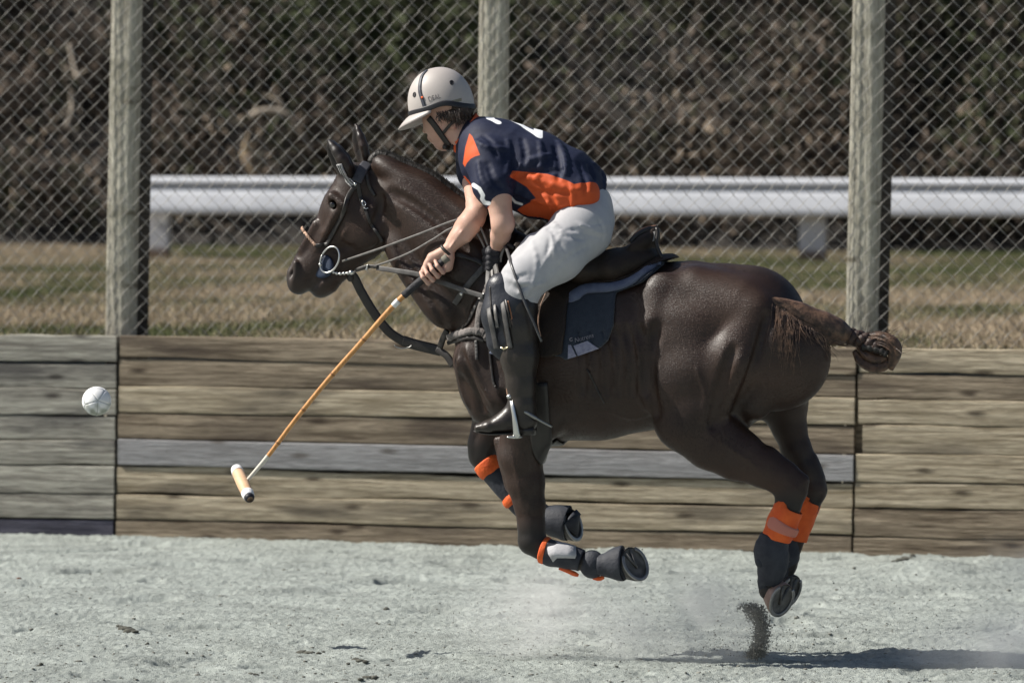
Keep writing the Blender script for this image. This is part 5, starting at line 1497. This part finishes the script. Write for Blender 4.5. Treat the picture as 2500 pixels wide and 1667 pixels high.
for i in range(9):
    for k_ in range(4):
        u, v = 1099 + i * 3.5, 247 - i * .95 + k_ * 2.6
        V.append(ShellSurf.hit(u, v, off=.0012))
for i in range(8):
    for k_ in range(3): a0 = i * 4 + k_; F_.append([a0, a0 + 1, a0 + 5, a0 + 4])
mesh_obj('maker_label', V, F_, mat('olive_label', (.16, .15, .11), .6, (.24, .22, .17), 300, 2), helm)
# hair under the rim, chin straps
HAIRB = mat('brown_hair', (.022, .014, .010), .6, (.055, .035, .024), 60, 4, .4, 140)
hm = MB(); r2 = np.random.default_rng(8)
for i in range(420):
    u0 = r2.uniform(1066, 1146); v0 = np.interp(u0, [1068, 1110, 1146], [274, 270, 262]) + r2.uniform(-2, 12)
    ln = r2.uniform(12, 34) * (1.1 if u0 > 1100 else .7); dx = r2.normal(4, 5)
    l0 = r2.uniform(25, 58) if u0 < 1122 else r2.uniform(-40, 40)
    P = [H(u0 + dx * t + 2 * math.sin(5 * t + i), v0 + ln * t, l0 + 3 * math.sin(3 * t)) for t in np.linspace(0, 1, 6)]
    strand(P, .0016, hm)
for (u, v, l, r_) in ((1118, 270, 22, 30), (1122, 272, -18, 32), (1108, 282, 34, 20), (1132, 272, 0, 26)):
    e = ellipsoid(H(u, v, l), r_ * PX, 24 * PX, r_ * .9 * PX, 16, 10); hm.add(*e)
hm.build('hair', HAIRB, person)
for pts, wd in (([(1046, 288), (1062, 308), (1080, 334), (1096, 356)], 16), ([(1116, 292), (1100, 304), (1082, 326)], 8)):
    s_ = spline(pts, 20); P = np.array([bf.hit(u, v, off=.005) for u, v in s_])
    for _ in range(2): P[1:-1] = .5 * P[1:-1] + .25 * (P[:-2] + P[2:])
    v_, f_ = tube(P, wd * .5 * PX, 8, .3, normal=bf.grad(P)); mesh_obj('chin_strap', v_, f_, LEATHER, helm)
P = spline([(1084, 358, 24), (1098, 362, 10), (1108, 358, 26)], 10)
v_, f_ = tube([H(*x) for x in P], 7 * PX, 8); mesh_obj('chin_cup', v_, f_, LEATHER, helm)

# glove on the reins hand
gf = Field(H(1160, 700, 140) - [.02, .02, .02], H(1250, 560, 40) + [.02, .02, .02], .004)
gf.chain([(1212, 602, 98, 19, 1.), (1206, 636, 92, 23, 1.1), (1205, 655, 92, 19, 1.1)], .012)
for i, (v0) in enumerate((618, 632, 646, 658)):
    gf.chain([(1214, v0, 112, 9, 1.), (1196, v0 - 2, 118, 9, 1.), (1184, v0, 104, 8, 1.)], .004)
gf.chain([(1216, 606, 104, 9, 1.), (1196, 606, 112, 8, 1.), (1182, 612, 108, 7, 1.)], .005)
v_, f_ = gf.mesh(1); mesh_obj('glove', v_, f_, mat('black_glove', (.010, .010, .014), .6, (.018, .018, .024), 40, 4, .3, 120), person)
# ------------------------------------------------------------------ stirrup
stir = tag(empty('stirrup', HF, H(1256, 1066, 222)), 'bright metal stirrup iron holding the rider near boot', 'stirrup')
m_ = MB()
loop = spline([(1262, 1066, 252), (1256, 1020, 254), (1250, 985, 246), (1247, 966, 222), (1250, 985, 200), (1256, 1020, 190), (1262, 1066, 190)], 40)
v_, f_ = tube([H(*x) for x in loop], np.interp(np.arange(40), [0, 8, 20, 32, 39], [9, 5.5, 5, 5.5, 9]) * PX, 8, .5, normal=(-.2, -1, 0)); m_.add(v_, f_)
m_.build('iron', STEEL, stir)
v_, f_ = tube([H(1256, 1067, l) for l in (188, 222, 256)], 20 * PX, 10, .18, normal=(0, 0, 1)); mesh_obj('tread', v_, f_, STEEL, stir)
e = ellipsoid(H(1244, 968, 240), 8 * PX, 6 * PX, 6 * PX, 10, 8); mesh_obj('eyelet', e[0], e[1], STEEL, stir)
strap([(1290, 700, 190), (1262, 830, 214), (1244, 935, 226), (1245, 966, 224)], 14, .004, GREYLEATHER if False else LEATHER, stir, 'stirrup_leather')
strap([(1243, 930, 234), (1240, 950, 236), (1242, 968, 234)], 8, .004, mat('tan_strap', (.30, .18, .12), .6), stir, 'keeper')

# ------------------------------------------------------------------ bridle
br = tag(empty('bridle', HF, H(860, 470, 0)), 'dark leather bridle with striped browband and ring bit on the horse head', 'bridle')
# crown piece over the poll
c0_ = H(884, 440, 0); up_ = nrm(H(908, 372, 0) - c0_); crown = []
for a in np.linspace(-1.5, 1.65, 40):
    d_ = up_ * math.cos(a) + np.array([0, -1., 0]) * math.sin(a); r_ = np.arange(.01, .2, .002)
    k_ = np.where(hf.sample(c0_ + d_ * r_[:, None]) > .004)[0]; crown.append(c0_ + d_ * r_[k_[0]])
P = np.array(crown)
for _ in range(6): P[1:-1] = .5 * P[1:-1] + .25 * (P[:-2] + P[2:])
v_, f_ = tube(P, 14 * PX, 8, .2, normal=np.array([nrm(p_ - c0_) for p_ in P])); mesh_obj('crownpiece', v_, f_, mat('slate_leather', (.035, .036, .045), .6, (.05, .05, .06), 30), br)
strap_on(hf, [(877, 425), (874, 450), (880, 480), (886, 496), (892, 512)], .005, 12, .005, LEATHER, br, 'cheekpiece')
strap_on(hf, [(869, 452), (850, 480), (838, 520), (818, 560), (795, 600)], .005, 12, .005, LEATHER, br, 'cheekpiece')
strap_on(hf, [(892, 512), (905, 545), (922, 570), (934, 590)], .005, 9, .004, LEATHER, br, 'throat_lash')
strap_on(hf, [(888, 400), (896, 430), (902, 455), (915, 478)], .005, 9, .004, LEATHER, br, 'throat_lash')
bb = spline([(828, 402), (838, 424), (850, 440), (862, 452)], 24)
P = np.array([onto(hf, u, v, .006) for u, v in bb])
v_, f_ = tube(P, 8 * PX, 8, .35, normal=hf.grad(P)); bb_o = mesh_obj('browband', v_, f_, mat('pale_browband', (.36, .36, .36), .5), br)
for k_ in (-1, 1):
    P2 = P + np.cross(np.gradient(P, axis=0) / np.linalg.norm(np.gradient(P, axis=0), axis=1)[:, None], hf.grad(P)) * k_ * 3.2 * PX + hf.grad(P) * .003
    v_, f_ = tube(P2, 1.6 * PX, 6); mesh_obj('stripe', v_, f_, LEATHER, bb_o)
e = ellipsoid(onto(hf, 867, 450, .009), 5 * PX, 4 * PX, 5 * PX, 12, 8); mesh_obj('rosette', e[0], e[1], STEEL, br)
for pts in ([(884, 490), (890, 492), (894, 500), (886, 503), (884, 490)], [(888, 506), (893, 510), (899, 508)]):
    strap_on(hf, pts, .008, 2.4, .002, STEEL, br, 'buckle', 16)
# noseband: dark strap with a pale twisted rope over the nose
strap_on(hf, [(800, 596), (786, 598), (772, 600)], .006, 10, .005, LEATHER, br, 'noseband')
rp = spline([(769, 598), (760, 588), (750, 576), (741, 564), (737, 556)], 34)
mm = MB()
for k_ in (0, 1):
    P = []
    for i, (u, v) in enumerate(rp):
        a = i * .9 + k_ * math.pi
        P.append(onto(hf, u, v, .006) + np.array([math.cos(a), -.4 * math.cos(a), math.sin(a)]) * .0035)
    v_, f_ = tube(P, .0042, 7); mm.add(v_, f_)
mm.build('rope_noseband', mat('pale_rope', (.55, .36, .26), .8), br)
# bit ring with blue rubber guard
RC = onto(hf, 805, 634, .030)
rn = nrm(np.array([-.30, -1, .12])); s1 = nrm(np.cross(rn, [0, 0, 1])); s2 = np.cross(s1, rn)
c30, s30 = math.cos(rad(28)), math.sin(rad(28))
A1, A2 = s1 * c30 + s2 * s30, -s1 * s30 + s2 * c30
P = [RC + A1 * math.cos(a) * 26 * PX + A2 * math.sin(a) * 35 * PX for a in np.linspace(0, 2 * math.pi, 49)]
v_, f_ = tube(P, .0042, 8); mesh_obj('bit_ring', v_, f_, STEEL, br)
GC = onto(hf, 787, 650, .005)
m_ = MB()
seg = 28
rows = []
for (r_, h_) in ((0.4, .005), (22, .005), (29, .004), (31, 0), (29, -.014)):
    rows.append([GC + (s1 * math.cos(a) + s2 * math.sin(a)) * r_ * PX + rn * h_ for a in np.linspace(0, 2 * math.pi, seg, endpoint=False)])
V = np.array(rows).reshape(-1, 3)
m_.add(V, [[i * seg + k, (i + 1) * seg + k, (i + 1) * seg + (k + 1) % seg, i * seg + (k + 1) % seg] for i in range(4) for k in range(seg)])
m_.build('bit_guard', mat('blue_rubber', (.008, .018, .046), .6, (.013, .028, .062), 30), br)
e = ellipsoid(onto(hf, 782, 646, .022), 5 * PX, 5 * PX, 5 * PX, 10, 8); mesh_obj('bit_end', e[0], e[1], STEEL, br)
P = [H(u, v, 36) for u, v in spline([(812, 664), (826, 668), (842, 667), (858, 666), (866, 662)], 24)]
v_, f_ = tube(P, np.array([3.2 + 1.6 * math.sin(i * 1.9) for i in range(24)]) * PX, 7); mesh_obj('curb_chain', v_, f_, STEEL, br)
e = ellipsoid(H(858, 665, 40), 8 * PX, 6 * PX, 6 * PX, 12, 8); mesh_obj('curb_ring', e[0], e[1], STEEL, br)

# ------------------------------------------------------------------ reins, tie-down, breast collar, whip
REINL = mat('rein_leather', (.10, .095, .088), .5, (.16, .15, .14), 40, 4, .1, 120)
rein = tag(empty('reins', HF, H(1204, 640, 100)), 'leather reins running from the bit ring to the rider gloved left hand, ends hanging down', 'reins')
strap([(836, 638, 42), (930, 606, 66), (1025, 571, 92), (1120, 536, 102), (1165, 545, 104), (1196, 610, 112)], 5.4, .003, REINL, rein, 'rein', 60)
strap([(866, 663, 40), (935, 643, 62), (1000, 617, 92), (1055, 586, 98), (1110, 555, 104), (1160, 566, 104), (1194, 628, 110)], 5, .003, REINL, rein, 'rein', 60)
strap([(920, 654, 56), (960, 660, 76), (1020, 670, 98), (1080, 690, 112), (1130, 708, 124), (1182, 724, 140)], 13, .003, GREYLEATHER, rein, 'draw_rein', 50)
for pts, wd, mt in (([(1194, 640, 112), (1190, 700, 150), (1194, 760, 262), (1206, 820, 268), (1212, 852, 266)], 13, GREYLEATHER), ([(1206, 640, 112), (1218, 690, 180), (1228, 745, 262), (1238, 810, 268), (1246, 850, 264)], 13, GREYLEATHER),
                    ([(1200, 648, 112), (1204, 700, 170), (1208, 750, 262), (1214, 800, 270)], 8, REINL), ([(1212, 640, 112), (1222, 690, 190), (1236, 740, 262), (1246, 800, 266)], 6, LEATHER),
                    ([(1222, 640, 112), (1224, 624, 116), (1232, 602, 116)], 7, REINL), ([(1198, 560, 120), (1202, 580, 116), (1202, 610, 112)], 8, REINL)):
    strap(pts, wd, .003, mt, rein, 'rein_end', 36)
strap([(868, 660, 38), (880, 656, 44), (900, 650, 50), (924, 652, 58)], 10, .006, LEATHER, rein, 'rein_keeper', 16)
strap([(898, 646, 56), (896, 654, 56), (894, 660, 56)], 4, .004, STEEL, rein, 'buckle', 10)
td = tag(empty('tie_down', HF, H(990, 820, 0)), 'black tie-down strap slack under the horse neck from bit to chest', 'strap')
P = [(858, 672, 6), (866, 680, 4), (882, 712, 2), (912, 762, 0), (946, 806, 0), (976, 828, 0), (990, 834, 0)]
strap(P, 24, .006, LEATHER, td, 'strap', 50)
strap([(984, 832, 0), (1010, 840, 0), (1050, 850, 0), (1076, 856, 2)], 28, .009, LEATHER, td, 'padded_strap', 24)
strap([(1066, 852, 4), (1090, 868, 14), (1106, 892, 20)], 18, .006, LEATHER, td, 'strap', 24)
strap([(1074, 848, 14), (1082, 826, 20), (1092, 806, 28)], 16, .006, LEATHER, td, 'strap', 16)
e = ellipsoid(H(856, 676, 4), 11 * PX, 9 * PX, 13 * PX, 12, 8); mesh_obj('knot', e[0], e[1], LEATHER, td)
P = [H(984 + 16 * math.cos(a) * 1.3, 842 + 8 * math.sin(a), 6) for a in np.linspace(0, math.pi, 14)]
v_, f_ = tube(P, .0028, 7); mesh_obj('buckle', v_, f_, mat('dull_steel', (.28, .28, .27), .4, metal=.9), td)
bc = tag(empty('breast_collar', HF, H(1140, 815, 60)), 'worn grey breast collar across the horse chest with shoulder straps', 'breast collar')
SHEEP = mat('fleece_grey', (.12, .11, .105), .95, (.20, .18, .17), 30, 6, .8, 60)
s_ = spline([(1092, 826), (1120, 815), (1150, 808), (1178, 812), (1192, 828)], 44)
P = np.array([onto(hf, u, v, .014) for u, v in s_])
v_, f_ = tube(P, 9.5 * PX, 10, .6, normal=hf.grad(P)); v_ = v_ + rng.normal(0, .0012, v_.shape); mesh_obj('chest_strap', v_, f_, SHEEP, bc)
strap_on(hf, [(1092, 838), (1120, 830), (1150, 824), (1182, 832)], .005, 10, .006, LEATHER, bc, 'chest_strap')
strap_on(hf, [(1165, 806), (1170, 760), (1182, 724), (1192, 690)], .010, 15, .006, SHEEP, bc, 'shoulder_strap')
strap_on(hf, [(1112, 812), (1140, 790), (1160, 750), (1176, 722)], .005, 11, .005, LEATHER, bc, 'shoulder_strap')
strap_on(hf, [(1186, 648), (1160, 676), (1132, 710), (1110, 742)], .008, 16, .005, GREYLEATHER, bc, 'neck_strap')
strap_on(hf, [(1046, 628), (1080, 618), (1120, 622), (1160, 634), (1186, 648)], .007, 13, .005, LEATHER, bc, 'neck_strap')
strap_on(hf, [(1195, 830), (1204, 850), (1200, 864)], .010, 12, .005, PADBLUE, bc, 'pad_edge')
strap_on(hf, [(1162, 832), (1163, 850), (1164, 878)], .007, 8, .004, GREYLEATHER, bc, 'hanging_strap')
strap_on(hf, [(1194, 838), (1198, 880), (1204, 930), (1210, 945)], .007, 7, .004, LEATHER, bc, 'hanging_strap')
for (u, v) in ((1127, 717), (1182, 720)):
    e = ellipsoid(onto(hf, u, v, .016), 6 * PX, 5 * PX, 6 * PX, 10, 8); mesh_obj('stud', e[0], e[1], STEEL, bc)
wh = tag(empty('riding_whip', HF, H(1240, 640, 120)), 'thin black riding whip hanging from the rider left hand across the thigh', 'whip')
P = [H(*x) for x in spline([(1222, 590, 110), (1236, 606, 140), (1250, 650, 238), (1278, 730, 262), (1302, 785, 258), (1322, 834, 250)], 40)]
v_, f_ = tube(P, np.linspace(4.4, 3.0, 40) * PX, 8); mesh_obj('shaft', v_, f_, mat('whip_grey', (.05, .05, .055), .35, (.09, .09, .09), 20), wh)
v_, f_ = tube([H(*x) for x in spline([(1216, 578, 104), (1240, 596, 130), (1256, 606, 134)], 12)], 5.5 * PX, 8); mesh_obj('handle', v_, f_, LEATHER, wh)
P = [H(*x) for x in spline([(1332, 716, 246), (1318, 752, 250), (1314, 790, 252), (1320, 822, 250)], 20)]
v_, f_ = tube(P, 1.8 * PX, 6); mesh_obj('lash', v_, f_, mat('tan_strap', (.30, .18, .12), .6), wh)

# ------------------------------------------------------------------ mallet
ml = tag(empty('polo_mallet', HF, H(640, 1130, 80)), 'polo mallet with tan cane shaft, black grip and wooden cigar head in rider right hand', 'polo mallet')
CANE = mat('cane', (.42, .19, .055), .42, (.62, .32, .11), 3, 5, 0, stretch=(30, 30, 6), contrast=(.3, .7))
WHITE = mat('white_tape', (.78, .78, .78), .6)
ctr = spline([(1096, 628, 122), (1030, 683, 120), (965, 742, 116), (880, 838, 108), (800, 928, 100), (720, 1026, 92), (655, 1112, 86), (604, 1172, 82)], 120)
cp3 = np.array([H(*x) for x in ctr])
def part(u0, u1, r0, r1, mt, nm, par, seg=10):
    k_ = np.where((ctr[:, 0] <= u0) & (ctr[:, 0] >= u1))[0]
    v_, f_ = tube(cp3[k_], np.linspace(r0, r1, len(k_)) * PX, seg); return mesh_obj(nm, v_, f_, mt, par)
part(1096, 984, 11, 9.5, mat('grip_black', (.014, .014, .017), .75, (.035, .035, .04), 40, 3, .6, 80, stretch=(1, 1, 1)), 'grip', ml)
part(990, 650, 7.2, 5.6, CANE, 'cane', ml)
part(974, 957, 8, 7.8, WHITE, 'tape', ml)
part(658, 604, 6, 4.6, mat('cream_tape', (.58, .55, .48), .7), 'tape', ml)
part(1100, 1082, 13, 13, mat('sling', (.16, .15, .12), .8), 'sling', ml)
for t in (.30, .42, .55, .68, .80):
    i_ = int(t * 119); v_, f_ = tube(cp3[i_:i_ + 2] * .6 + cp3[i_:i_ + 1] * .4, 6.9 * PX, 10); mesh_obj('cane_joint', v_, f_, mat('cane_dark', (.27, .12, .04), .5), ml)
h0, h1 = H(576, 1142, 20), H(611, 1219, 150)
t = np.linspace(0, 1, 30); hp = h0 + (h1 - h0) * t[:, None]
hr = np.interp(t, [0, .03, .12, .5, .85, .96, 1], [8, 13.5, 15.5, 16.5, 15, 12, 8]) * PX
v_, f_ = tube(hp, hr, 20); hd = mesh_obj('head', v_, f_, mat('maple', (.62, .38, .22), .45, (.72, .48, .30), 3, 4, stretch=(3, 3, 14)), ml)
for a_, b_, mt in ((0, 6, WHITE), (23, 28, WHITE), (27, 30, mat('black_tip', (.012, .012, .018), .5))):
    v_, f_ = tube(hp[a_:b_], hr[a_:b_] + .0012, 20); mesh_obj('end_cap', v_, f_, mt, hd)

# ------------------------------------------------------------------ ball
bc_ = H(236, 979, 0); BR = 37.5 * PX
import bmesh
b_m = bmesh.new(); bmesh.ops.create_icosphere(b_m, subdivisions=6, radius=1.0)
V = np.array([v.co[:] for v in b_m.verts]); F_ = np.array([[v.index for v in f.verts] for f in b_m.faces]); b_m.free()
ph = (1 + 5 ** .5) / 2
ico = np.array([(0, s1_, s2_ * ph) for s1_ in (1, -1) for s2_ in (1, -1)]); ico = np.vstack([ico, ico[:, [1, 2, 0]], ico[:, [2, 0, 1]]]); ico /= np.linalg.norm(ico[0])
dod = np.array([(a, b2, c2) for a in (1, -1) for b2 in (1, -1) for c2 in (1, -1)] + [(0, a / ph, b2 * ph) for a in (1, -1) for b2 in (1, -1)] + [(a / ph, b2 * ph, 0) for a in (1, -1) for b2 in (1, -1)] + [(a * ph, 0, b2 / ph) for a in (1, -1) for b2 in (1, -1)], float)
dod /= np.linalg.norm(dod, axis=1)[:, None]
Rb = np.array(Matrix.Rotation(.5, 3, 'X') @ Matrix.Rotation(.35, 3, 'Z') @ Matrix.Rotation(.2, 3, 'Y'))
cen = np.vstack([dod]) @ Rb.T
dots = np.sort(np.arccos(np.clip(V @ cen.T, -1, 1)), axis=1)
gap = dots[:, 1] - dots[:, 0]
V = V * (1 - .06 * np.exp(-(gap / .055) ** 2))[:, None]
BALL = mat('white_ball', (.80, .80, .80), .42)
N_, L_ = BALL.node_tree.nodes, BALL.node_tree.links
dirt = np.clip(.5 * (-V[:, 2] - .25) * 2 + .35 * np.sin(V[:, 0] * 9 + 2) * np.sin(V[:, 2] * 7) , -1, 1)
ball = mesh_obj('ball', V * BR + bc_, F_, BALL, None, frame=HF, anchor=bc_, attrs={'dirt': -dirt + .22, 'seam': gap - .035})
attr_mix(BALL, 'seam', (.42, .43, .42), .03)
attr_mix(BALL, 'dirt', (.30, .32, .27), .35)
tag(ball, 'white stitched polo ball in the air in front of the plank wall', 'ball')
# ------------------------------------------------------------------ kicked-up sand and dust
def dust(name, label_, px0, px1, l0, l1, density, col, seed, scale=4.0, thr=(.45, .75), fall=1.0):
    """a closed box of thin dust; density swells with noise and dies away towards the box's faces"""
    a, b_ = H(px0[0], px1[1], l0), H(px1[0], px0[1], l1)
    lo, hi = np.minimum(a, b_), np.maximum(a, b_)
    c0, sz = (lo + hi) / 2, (hi - lo) / 2
    V = np.array([(x, y, z) for x in (-1, 1) for y in (-1, 1) for z in (-1, 1)], float) * sz
    F_ = [[0, 1, 3, 2], [4, 6, 7, 5], [0, 4, 5, 1], [2, 3, 7, 6], [1, 5, 7, 3], [0, 2, 6, 4]]
    m = bpy.data.materials.new(name); m.use_nodes = True
    N, L = m.node_tree.nodes, m.node_tree.links
    N.remove(N['Principled BSDF'])
    pv = N.new('ShaderNodeVolumePrincipled'); pv.inputs['Color'].default_value = (*col, 1); pv.inputs['Anisotropy'].default_value = .2
    L.new(pv.outputs[0], N['Material Output'].inputs['Volume'])
    tc = N.new('ShaderNodeTexCoord')
    mp = N.new('ShaderNodeMapping'); mp.inputs['Scale'].default_value = tuple(1 / s for s in sz); L.new(tc.outputs['Object'], mp.inputs[0])
    gr = N.new('ShaderNodeTexGradient'); gr.gradient_type = 'SPHERICAL'; L.new(mp.outputs[0], gr.inputs[0])
    nz = N.new('ShaderNodeTexNoise'); nz.inputs['Scale'].default_value = scale; nz.inputs['Detail'].default_value = 4; nz.noise_dimensions = '4D'; nz.inputs['W'].default_value = seed
    L.new(tc.outputs['Object'], nz.inputs['Vector'])
    mr = N.new('ShaderNodeMapRange'); mr.inputs[1].default_value, mr.inputs[2].default_value = thr; mr.clamp = True; L.new(nz.outputs[0], mr.inputs[0])
    pw = N.new('ShaderNodeMath'); pw.operation = 'POWER'; pw.inputs[1].default_value = fall; L.new(gr.outputs[1], pw.inputs[0])
    mu = N.new('ShaderNodeMath'); mu.operation = 'MULTIPLY'; L.new(pw.outputs[0], mu.inputs[0]); L.new(mr.outputs[0], mu.inputs[1])
    m2 = N.new('ShaderNodeMath'); m2.operation = 'MULTIPLY'; m2.inputs[1].default_value = density; L.new(mu.outputs[0], m2.inputs[0])
    L.new(m2.outputs[0], pv.inputs['Density'])
    o = mesh_obj(name, V + c0, F_, m, frame=HF, anchor=c0, smooth=False)
    tag(o, kind='stuff')
    return o
dust('dust', '', (1560, 1360), (1920, 1680), -70, 120, 16., (.97, .97, .95), 1.0, 5, (.32, .75))
dust('dust', '', (1080, 1340), (1760, 1680), -120, 160, 6.0, (.97, .97, .96), 2.0, 3.5, (.35, .7))
dust('dust', '', (2180, 1470), (2760, 1700), -160, 160, 5.0, (.97, .97, .96), 3.0, 3.5, (.3, .6))
dust('dust', '', (2280, 1300), (2680, 1480), -260, -120, 6.0, (.97, .97, .96), 4.0, 3.5, (.35, .65))
# plume of sand from the hind hooves; its backlit shade is painted as darker grains
r2 = np.random.default_rng(77)
n = 6500
t = r2.random(n) ** 1.15
u = np.interp(t, [0, .25, .6, 1], [1848, 1862, 1866, 1838]) + r2.normal(0, 1, n) * np.interp(t, [0, .2, .7, 1], [13, 8, 9, 18]) - np.abs(r2.normal(0, 1, n)) * 7
v = 1603 - t * 128 + r2.normal(0, 3, n)
P = np.array([H(a, b_, l) for a, b_, l in zip(u, v, r2.normal(10, 16, n))])
def grains(P, size, r_):
    base = np.array([(1, 0, -.5), (-.5, .87, -.5), (-.5, -.87, -.5), (0, 0, 1.)]); fb = np.array([(0, 2, 1), (0, 1, 3), (1, 2, 3), (2, 0, 3)])
    n_ = len(P); R_ = r_.normal(0, 1, (n_, 3, 3)); Qm, _ = np.linalg.qr(R_)
    V = (np.einsum('nij,kj->nki', Qm, base) * size[:, None, None] + P[:, None, :]).reshape(-1, 3)
    F_ = (fb[None] + 4 * np.arange(n_)[:, None, None]).reshape(-1, 3)
    return V, F_
V, F_ = grains(P, np.abs(r2.normal(.0014, .0012, n)) + .0008 + .004 * r2.random(n) ** 14, r2)
tag(mesh_obj('sand_plume', V, F_, mat('shaded_plume_sand', (.12, .12, .10), .95, (.27, .27, .24), 90), frame=HF, anchor=H(1850, 1603), smooth=False), kind='stuff')
n = 1500
k = r2.random(n)
u = np.where(k < .35, r2.normal(1800, 90, n), np.where(k < .7, r2.normal(1330, 130, n), r2.normal(1950, 330, n)))
v = np.where(k < .35, 1600 - np.abs(r2.normal(0, 55, n)), np.where(k < .7, 1610 - np.abs(r2.normal(0, 70, n)), 1590 - np.abs(r2.normal(0, 130, n))))
P = np.array([H(a, b_, l) for a, b_, l in zip(u, v, r2.normal(20, 60, n))]); P = P[P[:, 2] > .01]
V, F_ = grains(P, np.abs(r2.normal(.0012, .0012, len(P))) + .0006, r2)
tag(mesh_obj('sand_spray', V, F_, mat('flung_sand', (.17, .17, .145), .95), frame=HF, anchor=H(1500, 1600), smooth=False), kind='stuff')
